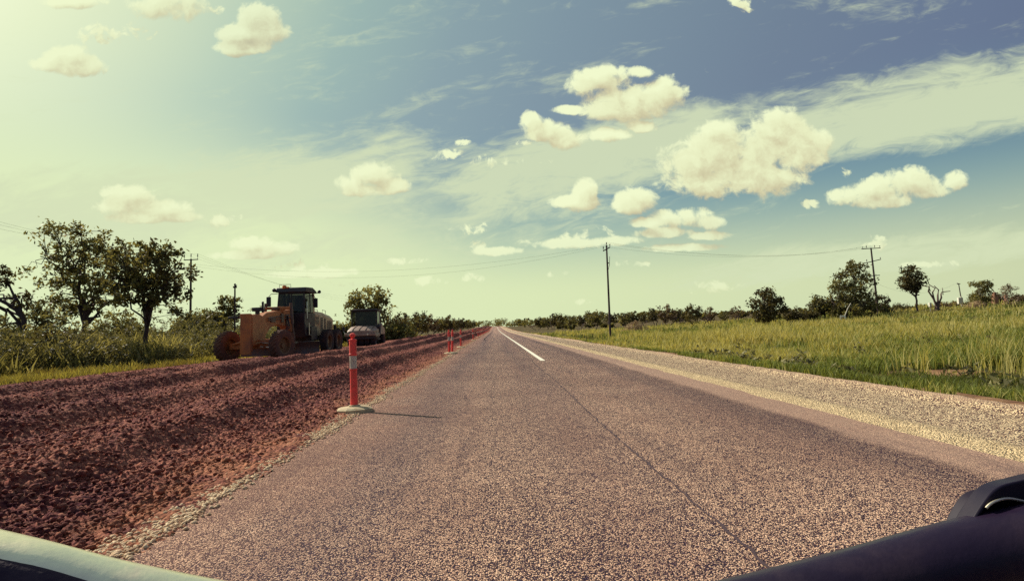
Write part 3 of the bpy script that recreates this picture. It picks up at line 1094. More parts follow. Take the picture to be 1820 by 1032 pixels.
    MB().box((0, c0 + 1.0, 2.35), (.5, .5, .14)).box((0, c0 + 1.25, 2.75), (.48, .14, .8)).box((0, c0 + 1.27, 3.2), (.26, .1, .2)).build('seat', BK, g, .04)
    mb = MB().tube([(0, c0 + .3, 2.3), (0, c0 + .5, 2.62)], .06).lathe([(.17, -.012), (.19, -.012), (.19, .012), (.17, .012), (.17, -.012)], (0, c0 + .5, 2.66), 'Z', 20)
    mb.build('steering_wheel', BK, g)
    # side steps and rails below the door
    mb = MB().box((.86, c0 + .3, .78), (.30, .6, .06)).box((.86, c0 + .3, 1.1), (.26, .5, .05)).box((.82, c0 + .5, 1.4), (.2, .5, .05)).box((.78, c0 + .9, 1.2), (.3, .9, .7))
    mb.build('step', BK, g, .01)
    MB().tube([(.98, c0 - .02, 1.12), (.98, c0 - .02, 1.75)], .028).tube([(.86, c0 + .02, 2.0), (.84, c0 + .06, 2.9)], .02).build('grab_rail', MATS['bright steel'], g)
    # mirrors
    for (x, y, z, ax) in ((-1.12, c0 - .12, 2.92, -.70), (.98, c0 + .95, 2.85, .70)):
        m = MB().box((x, y, z), (.24, .08, .52)).build('mirror', BK, g, .03)
        MB().tube([(ax, y + .15, z + .42), (x * .9, y + .02, z + .40), (x, y, z + .26)], .016, 6).build('arm', BK, m)
    MB().tube([(.74, c1 - .2, 3.42), (1.0, c1 - .25, 3.42), (1.02, c1 - .25, 3.46)], .02, 6).ball((1.05, c1 - .25, 3.48), .10, (1, .7, 1)).build('roof_lamp', BK, g)
    MB().tube([(-.70, c0 + .0, 3.48), (-.86, c0 - .06, 3.5)], .03, 6).ball((-.84, c0 - .1, 3.52), .11, (1, .8, 1)).build('roof_lamp', BK, g)
    MB().cyl((-.38, c0 + .1, 3.60), (-.38, c0 + .1, 3.78), .12, .10, 14).cyl((-.20, c0 + .1, 3.6), (-.20, c0 + .1, 3.70), .09, .08, 14).build('beacon', MATS['beacon orange'], g, .02)
    MB().tube([(-.6, c0, 3.66), (-.6, c0, 3.82), (.0, c0, 3.82), (.0, c0, 3.66)], .014, 6).build('roof_rail', BK, g)
    # engine hood, vents and rails
    h0, h1 = c1 + .1, 9.35
    MB().loft([[(-.66, h0, 1.05), (.66, h0, 1.05), (.66, h0, 2.25), (.50, h0, 2.46), (-.50, h0, 2.46), (-.66, h0, 2.25)],
               [(-.66, h0 + 1.6, 1.05), (.66, h0 + 1.6, 1.05), (.66, h0 + 1.6, 2.20), (.48, h0 + 1.6, 2.42), (-.48, h0 + 1.6, 2.42), (-.66, h0 + 1.6, 2.20)],
               [(-.66, h1 - .25, 1.05), (.66, h1 - .25, 1.05), (.66, h1 - .25, 2.02), (.46, h1 - .25, 2.24), (-.46, h1 - .25, 2.24), (-.66, h1 - .25, 2.02)],
               [(-.55, h1, 1.15), (.55, h1, 1.15), (.55, h1, 1.9), (.4, h1, 2.05), (-.4, h1, 2.05), (-.55, h1, 1.9)]]).build('engine_hood', PN, g, .03)
    for (y0, y1, z0, z1) in ((h0 + .18, h0 + .75, 1.72, 2.14), (h0 + 1.0, h0 + 1.38, 1.30, 2.1), (h0 + 1.62, h0 + 1.92, 1.45, 2.05), (h0 + 2.2, h0 + 3.0, 1.25, 1.92)):
        m = MB().box((.663, (y0 + y1) / 2, (z0 + z1) / 2), (.012, y1 - y0, z1 - z0)).build('vent', BK, g, .004)
        fr = MB()
        for k in range(5):
            fr.box((.672, (y0 + y1) / 2, z0 + (z1 - z0) * (k + .5) / 5), (.012, (y1 - y0) * .9, .02))
        fr.build('louvre', PN, m)
    for y in (h0 + .7, h0 + 2.1):
        MB().tube([(.4, y, 2.38), (.4, y, 2.56), (.4, y + .55, 2.54), (.4, y + .55, 2.34)], .016, 6).build('hood_rail', BK, g)
    MB().cyl((-.2, h0 + .5, 2.4), (-.2, h0 + .5, 2.95), .06).build('exhaust', BK, g)
    MB().cyl((.15, h0 + .25, 2.4), (.15, h0 + .25, 2.7), .10).ball((.15, h0 + .25, 2.72), .14, (1, 1, .6)).build('air_intake', BK, g)
    MB().box((0, h0 + 1.4, .95), (1.1, 3.2, .35)).box((0, h1 + .2, .9), (1.6, .4, .3)).build('chassis', BK, g, .03)
    MB().box((.70, h1 + .02, 1.55), (.16, .12, .26)).box((.70, h1 + .02, 1.3), (.04, .04, .3)).build('tail_lamp', BK, g, .01)
    for s in (-1, 1):
        MB().box((s * .84, 7.35, .72), (.18, 2.2, .42)).build('tandem_case', BK, g, .05)
        for y in (6.45, 8.15):
            wheel(g, (s * 1.15, y, .69), .70, .42, MATS['tyre rubber'], MATS['rim yellow'])
    return g


grader()


def roller():
    r = empty('road_roller', (-11.0, 47.8, -0.14), R(2))
    tag(r, 'cream and black pneumatic road roller with boxy cab parked behind the grader', 'road roller')
    CR, BK, ST = MATS['roller cream'], MATS['machine black'], MATS['machine steel']
    # rounded engine hood with slanting louvre bands
    rings = []
    for t in np.linspace(0, 1, 7):
        w = 1.22 * math.sin(PI * (0.24 + .26 * t) ) ** .5
        y = -1.75 + 1.75 * t
        top = 1.34 + .42 * math.sin(PI / 2 * t) ** .8
        rings.append([(-w, y, 1.16), (w, y, 1.16), (w, y, 1.16 + (top - 1.16) * .45), (w * .82, y, 1.16 + (top - 1.16) * .85), (w * .5, y, top), (-w * .5, y, top), (-w * .82, y, 1.16 + (top - 1.16) * .85), (-w, y, 1.16 + (top - 1.16) * .45)])
    hood = MB().loft(rings).build('hood', CR, r, .02)
    for x in (-.62, -.1, .42, .86):
        pts = []
        for t in np.linspace(0.02, .98, 7):
            y = -1.75 + 1.75 * t
            top = 1.34 + .42 * math.sin(PI / 2 * t) ** .8
            pts.append((x + .22 * t, y, top + .005))
        MB().tube(pts, .028, 6).build('hood_band', BK, hood)
    MB().box((0, -1.55, 1.03), (2.46, .5, .24)).box((0, -.4, .98), (2.4, 2.0, .3)).build('front_beam', CR, r, .04)
    for x in (-.85, .62):
        MB().cyl((x, -1.83, 1.04), (x, -1.79, 1.04), .08).build('headlamp', MATS['bright steel'], r)
    MB().box((0, 1.4, .85), (1.7, 4.4, .5)).box((0, -1.6, .78), (2.3, .1, .28)).build('chassis', BK, r, .03)
    for x in (-.93, -.46, 0, .46, .93):
        wheel(r, (x, -.85, .5), .51, .40, MATS['tyre rubber'], MATS['machine steel'], 0, 0 + 1)
    for x in (-1.0, -.5, 0, .5, 1.0):
        wheel(r, (x, 3.1, .5), .51, .40, MATS['tyre rubber'], MATS['machine steel'], 0, 0 + 1)
    # cab
    MB().prism([(.05, 1.1), (.05, 1.72), (1.75, 1.72), (1.75, 1.1)], -1.06, 1.06).build('cab_body', BK, r, .03)
    mb = MB()
    for x in (-1.03, 1.03):
        for y in (.1, 1.7):
            mb.box((x, y, 2.38), (.09, .09, 1.36))
    mb.box((-.72, .1, 2.38), (.05, .05, 1.36)).box((0, .1, 2.98), (2.1, .09, .12)).box((0, 1.7, 2.98), (2.1, .09, .12)).box((1.03, .9, 2.98), (.09, 1.6, .12)).box((-1.03, .9, 2.98), (.09, 1.6, .12))
    mb.build('cab_frame', BK, r, .01)
    MB().box((0, .9, 3.07), (2.36, 2.0, .10)).box((0, .9, 3.14), (1.9, 1.6, .06)).build('roof', BK, r, .03)
    MB().box((1.0, .20, 2.38), (.10, .12, 1.30)).build('cab_pillar', MATS['white panel'], r, .01)
    MB().box((1.0, 1.4, 2.38), (.08, .12, 1.30)).build('cab_pillar', MATS['white panel'], r, .01)
    mb = MB().box((.15, .09, 2.36), (1.62, .012, 1.25)).box((0, 1.71, 2.36), (1.9, .012, 1.25))
    for x in (-1.03, 1.03):
        mb.box((x, .85, 2.36), (.012, 1.35, 1.25))
    mb.build('window', MATS['cab glass'], r)
    MB().box((.1, 1.1, 1.9), (.5, .5, .35)).box((.1, 1.32, 2.3), (.48, .12, .75)).build('seat', BK, r, .04)
    MB().tube([(-.1, .5, 1.7), (-.1, .62, 1.98)], .05).lathe([(.16, -.012), (.19, -.012), (.19, .012), (.16, .012), (.16, -.012)], (-.1, .64, 2.0), 'Z', 18).build('steering_wheel', ST, r)
    # rear body with sloping flank, steps
    MB().prism([(1.75, 1.0), (1.75, 1.95), (2.4, 1.75), (3.7, 1.55), (3.9, 1.0)], -1.12, 1.12).build('rear_body', CR, r, .04)
    MB().prism([(.9, 1.0), (1.2, 1.75), (1.75, 1.95), (2.6, 1.45), (2.6, 1.0)], 1.10, 1.22).build('side_panel', CR, r, .02)
    MB().box((1.16, .3, .62), (.16, .5, .05)).box((1.16, .3, .9), (.16, .5, .05)).box((1.12, .06, .78), (.05, .05, .6)).box((1.12, .54, .78), (.05, .05, .6)).build('step', CR, r, .01)
    m = MB().box((-1.5, -.9, 1.52), (.22, .08, .34)).build('mirror', BK, r, .02)
    MB().tube([(-1.15, -1.2, 1.12), (-1.4, -1.0, 1.15), (-1.5, -.9, 1.36)], .02, 6).build('arm', MATS['bright steel'], m)
    MB().tube([(1.06, 0.0, 1.4), (1.28, -.05, 1.45), (1.28, -.05, 1.6)], .02, 6).ball((1.18, -.12, 1.62), .15, (1, .6, 1.1)).build('work_lamp', BK, r)
    return r


roller()


# ------------------------------------------------------------------ the camera vehicle's bumper bar
def vehicle_front():
    v = empty('vehicle_front', (0, .2, 0))
    tag(v, 'shiny alloy and black bull bar hoop across the bottom corners of the view', 'bull bar')
    D = .74
    inv = Vector((0, -.2, 0))
    P = lambda px, py, d=D: at(px, py, d) + inv
    left = [(-420, 960, .62), (-250, 955, .68), (-120, 998, .72), (40, 1035, .74), (190, 1071, .76), (385, 1108, .78), (560, 1138, .79), (730, 1155, .80)]
    right = [(738, 1155.5, .80), (930, 1165, .80), (1120, 1142, .79), (1310, 1100, .78), (1515, 1050, .76), (1700, 1000, .74), (1830, 972, .72), (2000, 945, .68), (2160, 940, .62)]

    def smoothp(pts, n=6):
        out = []
        for i in range(len(pts) - 1):
            p0, p1, p2, p3 = (Vector(pts[max(0, min(len(pts) - 1, i + k))]) for k in (-1, 0, 1, 2))
            for j in range(n):
                t = j / n
                out.append(.5 * ((2 * p1) + (p2 - p0) * t + (2 * p0 - 5 * p1 + 4 * p2 - p3) * t * t + (3 * p1 - p0 - 3 * p2 + p3) * t ** 3))
        out.append(Vector(pts[-1]))
        return out
    MB().tube([P(*q) for q in smoothp(left)], .050, 28).build('alloy_tube', MATS['bar alloy'], v)
    MB().tube([P(*q) for q in smoothp(right)], .050, 28).build('black_tube', MATS['bar black'], v)
    dark_low = [(q[0], q[1] + 24, q[2] - .017) for q in left[1:]]  # second, darker tube covering the lower half of the alloy one
    MB().tube([P(*q) for q in smoothp(dark_low)], .045, 20).build('dark_low_tube', MATS['bar dark'], v)
    low = [(q[0], q[1] + 95, q[2] - .02) for q in right[2:]]
    MB().tube([P(*q) for q in smoothp(low)], .026, 16).build('lower_tube', MATS['bar black'], v)
    # bumper beam under the hoop
    MB().box((0, .52, .52), (1.5, .14, .22)).box((-.42, .53, .60), (.06, .08, .25)).box((.46, .53, .60), (.06, .08, .25)).build('bumper_beam', MATS['bar black'], v, .03)
    # unseen vehicle body behind the lens, added to reflect dark in the tubes
    MB().loft([[(-.86, -.36, .42), (.86, -.36, .42), (.86, -.36, .92), (.74, -.36, .99), (-.74, -.36, .99), (-.86, -.36, .92)],
               [(-.90, -.75, .40), (.90, -.75, .40), (.90, -.75, .96), (.78, -.75, 1.04), (-.78, -.75, 1.04), (-.90, -.75, .96)],
               [(-.92, -1.9, .40), (.92, -1.9, .40), (.92, -1.9, 1.0), (.80, -1.9, 1.10), (-.80, -1.9, 1.10), (-.92, -1.9, 1.0)]]).build('unseen_bonnet', MATS['bar black'], v, .03)
    # hooded lamp housing on the right
    out = [(1688, 945), (1703, 915), (1722, 885), (1738, 866), (1757, 855), (1785, 848), (1830, 838), (1910, 832), (1960, 850), (1975, 1010), (1690, 1010)]
    def dense(pl):
        q = smoothp([(x, y, 0) for x, y in pl[:9]], 4)
        return [(p.x, p.y) for p in q] + pl[9:]
    out = [(x + 28, y + 6) for x, y in dense(out)]
    f = [P(x, y, .735) for x, y in out]
    b = [Vector((p.x, p.y + .028, p.z - .004)) for p in f]
    m = MB()
    inner_px = [(1706, 945), (1718, 920), (1733, 897), (1747, 886), (1770, 880), (1800, 885), (1840, 893), (1900, 898), (1945, 905), (1955, 1004), (1706, 1004)]
    inner_px = [(x + 20, y + 5) for x, y in dense(inner_px)]
    inn = [P(x, y, .735) for x, y in inner_px]
    deep = [Vector((p.x, p.y + .045, p.z)) for p in inn]
    vb = [[m.bm.verts.new(p) for p in ring] for ring in (b, f, inn, deep)]
    n = len(out)
    for a, c in zip(vb, vb[1:]):
        for i in range(n):
            m.bm.faces.new((a[i], c[i], c[(i + 1) % n], a[(i + 1) % n]))
    m.bm.faces.new(vb[3])
    m.bm.faces.new(vb[0][::-1])
    hs = m.build('lamp_housing', MATS['housing black'], v, .004)
    MB().tube([P(x, y, .732) for x, y in inner_px[8:30]], .0018, 8).build('rim_highlight', MATS['bar alloy'], hs)  # thin bright tube stands in for the highlight along the inner rim
    MB().ball(P(1808, 924, .75), .021, (1.5, .8, .62), 3).build('rusty_bolt', MATS['rust'], hs)


vehicle_front()


# ------------------------------------------------------------------ poles and wires
def pole(name, label, cat, px, top_py, Y, arms, rad=.14, mat='pole wood', lean=(0, 0), yaw=0.0):
    X = gx(px, Y)
    z0 = obj_z(X, Y) - .1
    h = at(px, top_py, Y).z - z0
    r = empty(name, (X, Y, z0), yaw)
    tag(r, label, cat)
    MB().tube([(0, 0, 0), (lean[0] * .5, lean[1] * .5, h * .5), (lean[0], lean[1], h)], [rad, rad * .85, rad * .68], 10).build('pole', MATS[mat], r)
    tips = []
    for (dz, half, tilt, pins, dy) in arms:
        c = Vector((lean[0], lean[1] - dy, h - dz))
        d = Vector((math.cos(tilt), 0, math.sin(tilt)))
        a = MB().box(c, (half * 2, .11, .12), (0, -tilt, 0)).build('crossarm', MATS[mat], r, .01)
        row = []
        for (q, ph) in pins:
            b = c + d * q
            MB().cyl(b + Vector((0, 0, .05)), b + Vector((0, 0, .05 + ph * .5)), .025, n=8).cyl(b + Vector((0, 0, .05 + ph * .45)), b + Vector((0, 0, .05 + ph)), .07, .05, 10).build('insulator', MATS['porcelain'], a)
            w = Matrix.Rotation(yaw, 3, 'Z') @ (b + Vector((0, 0, .05 + ph)))
            row.append(Vector((X, Y, z0)) + w)
        tips.append(row)
    return r, tips


PL, tl = pole('utility_pole', 'dark wooden power pole with two crossarms standing behind the left roadside trees', 'power pole', 338, 460, 80,
              [(.12, 1.05, 0, ((-1.0, .75), (0, .8), (1.0, .75)), 0), (1.35, 1.05, R(-8), ((-.95, .6), (1.0, .3)), .15)], .17, yaw=R(-8))
PC, tc = pole('utility_pole', 'tall slim dark power pole with a small tilted top beside the gravel shoulder', 'power pole', 1085, 436, 69,
              [(.45, .62, R(25), ((-.6, .5), (.6, .35)), 0), (.1, .12, 0, ((0, .45),), 0), (2.2, .16, 0, (), .12)], .14, lean=(-.05, 0), yaw=R(30))
MB().tube([(.10, 0, 10.2 - 1.6), (.30, 0, 10.2 - 1.0), (.40, 0, 10.25)], .03, 6).build('jumper', MATS['wire'], PC)
PR, tr_ = pole('utility_pole', 'dark power pole with three stacked crossarms beside the big bushy tree', 'power pole', 1561, 440, 90,
               [(.1, 1.5, R(1), ((-1.3, .3), (-.7, .45), (.6, .45), (1.4, .35)), 0), (2.25, 1.4, R(12), ((-.9, .5), (1.3, .3)), .15), (4.6, 1.0, R(2), ((-.4, .15), (.4, .15)), .15), (6.1, .5, R(2), ((.45, .15),), .15)], .17, lean=(-.42, 0), yaw=R(-6))
PT, tt = pole('marker_pole', 'thin dark pole with a small head rising behind the front of the grader', 'pole', 417, 505, 40, [(.2, .12, 0, ((0, .2), (.08, .1)), 0)], .075)
PS, ts = pole('service_pole', 'thin service pole with a pale lower half and meter box on the right rise', 'pole', 1711, 503, 88, [(.1, .25, 0, ((-.2, .12), ), 0)], .09, lean=(-.35, 0))
hS = 0.0
MB().tube([(-.16, 0, 2.0), (-.08, 0, .02)][::-1], [.11, .10], 10).build('pale_sleeve', MATS['pole pale'], PS)
MB().box((-.42, -.12, 1.25), (.75, .3, 1.0)).build('meter_box', MATS['white panel'], PS, .02)


def cable(label, a, b, sag, rad=.0075, group=None):
    a, b = Vector(a), Vector(b)
    pts = [a.lerp(b, t) - Vector((0, 0, sag * 4 * t * (1 - t))) for t in np.linspace(0, 1, 22)]
    o = MB().tube(pts, rad, 5).build('power_cable', MATS['wire'], None)
    tag(o, label, 'cable', group)


tp = tl[0]
offl = [at(-60, 378, 52), at(-60, 385, 52), at(-60, 394, 52)]
far = [at(640, 528, 175), at(640, 533, 175), at(640, 538, 175)]
NM = ['left', 'middle', 'right']
for k in range(3):
    cable(f'power cable running left out of frame from the {NM[k]} pin of the left power pole', tp[k], offl[k], .7)
    cable(f'power cable from the {NM[k]} pin of the left pole descending behind the grader', tp[k], far[k], 1.4)
cable('lower power cable from the left pole lower crossarm across the road', tl[1][1], tc[0][0], 2.6)
cable('higher power cable from the left pole lower crossarm across the road', tl[1][0], tc[0][1], 2.2)
for k, (a, b) in enumerate(((tc[0][0], tr_[0][0]), (tc[0][1], tr_[0][2]), (tc[1][0], tr_[0][3]))):
    cable(f'{["lower", "middle", "upper"][k]} power cable sagging between the slim pole and the right power pole', a, b, 1.5 + .1 * k)
cable('service wire falling from the right power pole to the thin service pole', tr_[3][0], ts[0][0], 1.6)


# ------------------------------------------------------------------ trees and plants
def leaves(rng, centres, radii, n_each, L, Wd, droop=0.4):
    """n_each leaves round each clump centre; returns verts, faces, tint"""
    c = np.repeat(centres, n_each, 0)
    rr = np.repeat(radii, n_each)[:, None]
    n = len(c)
    p = c + rng.normal(0, 1, (n, 3)) * rr * np.array([.6, .6, .5])
    a = rng.normal(0, 1, (n, 3))
    a[:, 2] -= droop
    a /= np.linalg.norm(a, axis=1, keepdims=True)
    q = rng.normal(0, 1, (n, 3))
    b = np.cross(a, q)
    b /= np.linalg.norm(b, axis=1, keepdims=True) + 1e-9
    s = rng.uniform(.6, 1.35, (n, 1))
    l, w = L * s, Wd * s
    v = np.stack([p - a * l * .5, p + b * w * .5 + a * l * .05, p + a * l * .5, p - b * w * .5 + a * l * .05], 1).reshape(-1, 3)
    f = np.arange(n * 4).reshape(n, 4)
    ct = np.repeat(rng.uniform(.1, .75, len(centres)), n_each)
    t = np.clip(ct + rng.normal(0, .16, n), 0, 1)
    return v, f, np.repeat(t, 4)


def tubes_np(segs, n=6):
    """many tapered tubes (list of (points, radii)) as arrays"""
    VV, FF, base = [], [], 0
    for pts, rad in segs:
        pts = np.asarray(pts, float)
        m = len(pts)
        d = np.gradient(pts, axis=0)
        d /= np.linalg.norm(d, axis=1, keepdims=True) + 1e-9
        ref = np.where(np.abs(d[:, 2:3]) > .9, np.array([[1., 0, 0]]), np.array([[0., 0, 1]]))
        a = np.cross(d, ref)
        a /= np.linalg.norm(a, axis=1, keepdims=True) + 1e-9
        b = np.cross(d, a)
        th = np.arange(n) * 2 * PI / n
        ring = pts[:, None] + (a[:, None] * np.cos(th)[None, :, None] + b[:, None] * np.sin(th)[None, :, None]) * np.asarray(rad)[:, None, None]
        VV.append(ring.reshape(-1, 3))
        i = np.arange(m * n).reshape(m, n) + base
        FF.append(np.stack([i[:-1], np.roll(i[:-1], -1, 1), np.roll(i[1:], -1, 1), i[1:]], -1).reshape(-1, 4))
        base += m * n
    return np.concatenate(VV), np.concatenate(FF)


def curve(rng, a, b, k=6, wob=.08, bow=0.0):
    a, b = np.asarray(a, float), np.asarray(b, float)
    t = np.linspace(0, 1, k)[:, None]
    p = a + (b - a) * t
    L = np.linalg.norm(b - a)
    j = rng.normal(0, wob * L, (k, 3)) * np.sin(PI * t)
    p = p + j
    p[:, 2] += bow * L * np.sin(PI * t[:, 0])
    return p


def tree_parts(seed, h, lobes, n_limb=9, n_clump=90, n_each=50, L=.22, Wd=.10, clump_r=.32, trunk_r=.14, fork=.38, lean=(0, 0), twigs=True, shell=.55, multi=1, droop=.4):
    """lobes: list of (x, y, z, rx, ry, rz) in metres from the foot"""
    rng = np.random.default_rng(seed)
    lob = np.array(lobes, float)
    wgt = lob[:, 3] * lob[:, 4] * lob[:, 5]
    wgt = wgt ** .7
    wgt = wgt / wgt.sum()

    def pick(n, lo):
        i = rng.choice(len(lob), n, p=wgt)
        d = rng.normal(0, 1, (n, 3))
        d /= np.linalg.norm(d, axis=1, keepdims=True)
        r = (lo + (1 - lo) * rng.uniform(0, 1, (n, 1)) ** .6)
        return lob[i, :3] + d * r * lob[i, 3:]
    segs, ends = [], []
    top = np.array([lean[0], lean[1], h * fork])
    for s in range(multi):
        foot = np.array([rng.normal(0, .12 * (multi > 1)), rng.normal(0, .12 * (multi > 1)), -.15])
        tp_ = top + (rng.normal(0, .25 * h * (multi > 1), 3) * np.array([1, 1, .2]))
        tr = curve(rng, foot, tp_, 7, .025)
        segs.append((tr, np.linspace(trunk_r, trunk_r * .72, 7) * (1.0 if multi == 1 else .7)))
        m = max(3, n_limb // multi)
        tg = pick(m, .1)
        for q in tg:
            st = tr[rng.integers(4, 7)]
            lp = curve(rng, st, q, 8, .07, .05)
            segs.append((lp, np.linspace(trunk_r * .55, trunk_r * .13, 8)))
            ends.append(lp)
    cl = pick(n_clump, shell)
    allp = np.concatenate(ends)
    if twigs:
        for q in cl:
            dd = np.linalg.norm(allp - q, axis=1) + .3 * np.maximum(0, allp[:, 2] - q[2])
            st = allp[np.argmin(dd)]
            segs.append((curve(rng, st, q, 4, .08, .05), np.linspace(trunk_r * .16, trunk_r * .05, 4)))
    bv, bf = tubes_np(segs, 6)
    lv, lf, lt = leaves(rng, cl, rng.uniform(.6, 1.25, len(cl)) * clump_r, n_each, L, Wd, droop)
    return (bv, bf), (lv, lf, lt)


def make_tree(name, loc, label, cat, parts, bark='bark', leaf='leaf olive', group=None, rz=0.0):
    t = empty(name, loc, rz)
    tag(t, label, cat, group)
    (bv, bf), (lv, lf, lt) = parts
    np_mesh('trunk' if cat == 'tree' else 'stem', bv, bf, MATS[bark], t, True)
    np_mesh('crown' if cat == 'tree' else 'foliage', lv, lf, MATS[leaf], t, False, lt)
    return t


def px_tree(name, label, cat, px, top_py, Y, lobes_px, seed, bark='bark', leaf='leaf olive', foot_px=None, **kw):
    """crown lobes given as (dx, dy above foot, rx, ry) in photo pixels at the tree's distance, turned into metres and given depth"""
    fx = px if foot_px is None else foot_px
    X = gx(fx, Y)
    z0 = obj_z(X, Y)
    h = max(.7, at(px, top_py, Y).z - z0)
    k = Y / 1000
    base = proj((X, Y, z0))
    H = base[1] - top_py
    rng = random.Random(seed)
    lobes = []
    for (dx, dy, rx, ry) in lobes_px:
        z = (base[1] - dy) * k if dy > 5000 else None
        zz = (base[1] - dy) * k
        lobes.append(((dx - fx) * k + zz * math.tan(R(1.6)) * 0.0, rng.uniform(-.3, .3) * rx * k, zz, rx * k, rx * k * .85, ry * k))
    return make_tree(name, (X, Y, z0), label, cat, tree_parts(seed, h, lobes, **kw), bark, leaf)


# left roadside trees (lobes: photo x, photo y, radii in photo pixels)
px_tree('savanna_tree', 'tall sparse tree with pale twisting limbs, tallest of the left roadside trees', 'tree', 148, 392, 32.5,
        [(110, 425, 36, 36), (150, 455, 55, 42), (85, 480, 46, 38), (195, 450, 40, 34), (135, 515, 62, 42), (190, 520, 44, 40), (150, 480, 50, 50)], 3,
        'bark', 'leaf olive', n_limb=15, n_clump=190, n_each=27, L=.22, Wd=.095, clump_r=.28, trunk_r=.15, fork=.40, shell=.35)
px_tree('savanna_tree', 'dense dark tree with a straight trunk beside the red gravel, left of the pole', 'tree', 258, 418, 29.5,
        [(262, 478, 58, 44), (225, 470, 36, 40), (302, 490, 40, 40), (225, 440, 12, 22), (250, 525, 55, 34), (310, 540, 38, 30), (280, 450, 34, 22), (205, 505, 34, 30)], 8,
        'bark', 'leaf olive', n_limb=14, n_clump=185, n_each=27, L=.23, Wd=.11, clump_r=.27, trunk_r=.12, fork=.42, shell=.35)
px_tree('savanna_tree', 'leaning tree with a thick bent trunk cut off by the left edge', 'tree', 12, 470, 30,
        [(2, 500, 14, 26), (-30, 490, 40, 40), (-60, 530, 60, 40), (30, 535, 26, 18), (8, 570, 10, 20)], 13, foot_px=58,
        bark='bark', leaf='leaf dark', n_limb=8, n_clump=70, n_each=30, L=.22, Wd=.10, clump_r=.26, trunk_r=.15, fork=.52, lean=(-.75, .1), shell=.3)
px_tree('small_tree', 'feathery small tree standing behind the tall sparse tree on the left', 'tree', 88, 528, 42,
        [(88, 560, 38, 28), (60, 575, 30, 22), (120, 575, 30, 24)], 17, n_limb=6, n_clump=60, n_each=28, L=.30, Wd=.12, clump_r=.4, trunk_r=.09, fork=.45)
px_tree('small_tree', 'low rounded tree between the two big left roadside trees', 'tree', 195, 555, 44,
        [(195, 580, 36, 24), (225, 590, 30, 18)], 19, n_limb=6, n_clump=50, n_each=28, L=.30, Wd=.13, clump_r=.4, trunk_r=.09, fork=.45)
px_tree('small_tree', 'thin airy tree behind the front of the grader beside the thin pole', 'tree', 404, 520, 46,
        [(404, 538, 19, 16), (396, 560, 14, 14), (412, 562, 12, 12)], 23, n_limb=6, n_clump=40, n_each=20, L=.28, Wd=.14, clump_r=.28, trunk_r=.07, fork=.55)
px_tree('savanna_tree', 'broad rounded tree with a dense crown right behind the road roller', 'tree', 656, 506, 62,
        [(656, 532, 40, 24), (632, 545, 24, 20), (682, 545, 22, 22), (640, 575, 24, 16), (672, 575, 22, 18)], 29, n_limb=10, n_clump=125, n_each=24, L=.34, Wd=.17, clump_r=.45, trunk_r=.16, fork=.35, shell=.3)
for k, (px, tp_, Y, w, h_, lb) in enumerate(((78, 588, 25.5, 46, 24, 'dark rounded bush at the foot of the left roadside trees'),
                                       (22, 585, 27, 36, 26, 'leafy grey green bush at the left edge of the photo'),
                                       (345, 562, 46, 34, 20, 'bush under the left power pole behind the cane grass'),
                                       (378, 556, 52, 34, 22, 'bush left of the thin airy tree behind the grader wheel'),
                                       (612, 578, 58, 26, 16, 'pale bush between the grader and the road roller'),
                                       (708, 578, 60, 26, 16, 'low bush at the right side of the road roller'))):
    px_tree('shrub', lb, 'shrub', px, tp_, Y, [(px, tp_ + h_, w, h_), (px - w * .4, tp_ + h_ * 1.3, w * .6, h_ * .8), (px + w * .4, tp_ + h_ * 1.3, w * .6, h_ * .8)], 40 + k,
            leaf='leaf dark' if k == 0 else 'leaf olive', n_limb=8, n_clump=90, n_each=26, L=.22 * Y / 26, Wd=.10 * Y / 26, clump_r=.010 * Y, trunk_r=.05, fork=.2, multi=3, shell=.2)

# right side
px_tree('bushy_tree', 'big rounded dark bush standing alone in the grass on the right', 'tree', 1365, 508, 76,
        [(1366, 535, 28, 24), (1348, 548, 20, 20), (1386, 548, 18, 20), (1362, 560, 28, 14)], 61, leaf='leaf dark', n_limb=10, n_clump=110, n_each=24, L=.42, Wd=.2, clump_r=.48, trunk_r=.16, fork=.25, shell=.3)
px_tree('bushy_tree', 'largest bushy tree on the right, rising beside the three-armed power pole', 'tree', 1518, 461, 87,
        [(1518, 495, 38, 32), (1498, 515, 30, 32), (1542, 508, 26, 30), (1510, 545, 46, 22), (1548, 542, 30, 22), (1526, 472, 18, 13)], 63, leaf='leaf olive', n_limb=14, n_clump=230, n_each=25, L=.44, Wd=.2, clump_r=.52, trunk_r=.25, fork=.3, shell=.3)
px_tree('bushy_tree', 'lower spreading tree leaning on the left side of the largest right tree', 'tree', 1466, 524, 90,
        [(1462, 542, 28, 16), (1448, 550, 16, 12), (1482, 550, 20, 14)], 65, n_limb=8, n_clump=90, n_each=26, L=.42, Wd=.2, clump_r=.5, trunk_r=.14, fork=.3, shell=.25)
px_tree('bushy_tree', 'small dark tree tucked under the right power pole', 'tree', 1566, 526, 92,
        [(1566, 540, 16, 14), (1556, 550, 14, 12), (1574, 552, 12, 10)], 67, leaf='leaf dark', n_limb=6, n_clump=60, n_each=26, L=.40, Wd=.2, clump_r=.45, trunk_r=.1, fork=.35)
px_tree('umbrella_tree', 'tall tree with a bare pale stem and compact top right of the power pole', 'tree', 1624, 467, 82,
        [(1624, 487, 21, 17), (1612, 500, 12, 14), (1637, 498, 11, 12), (1624, 508, 14, 10)], 69, 'bark', 'leaf dark', foot_px=1631, n_limb=9, n_clump=90, n_each=26, L=.36, Wd=.17, clump_r=.4, trunk_r=.15, fork=.5, shell=.25)
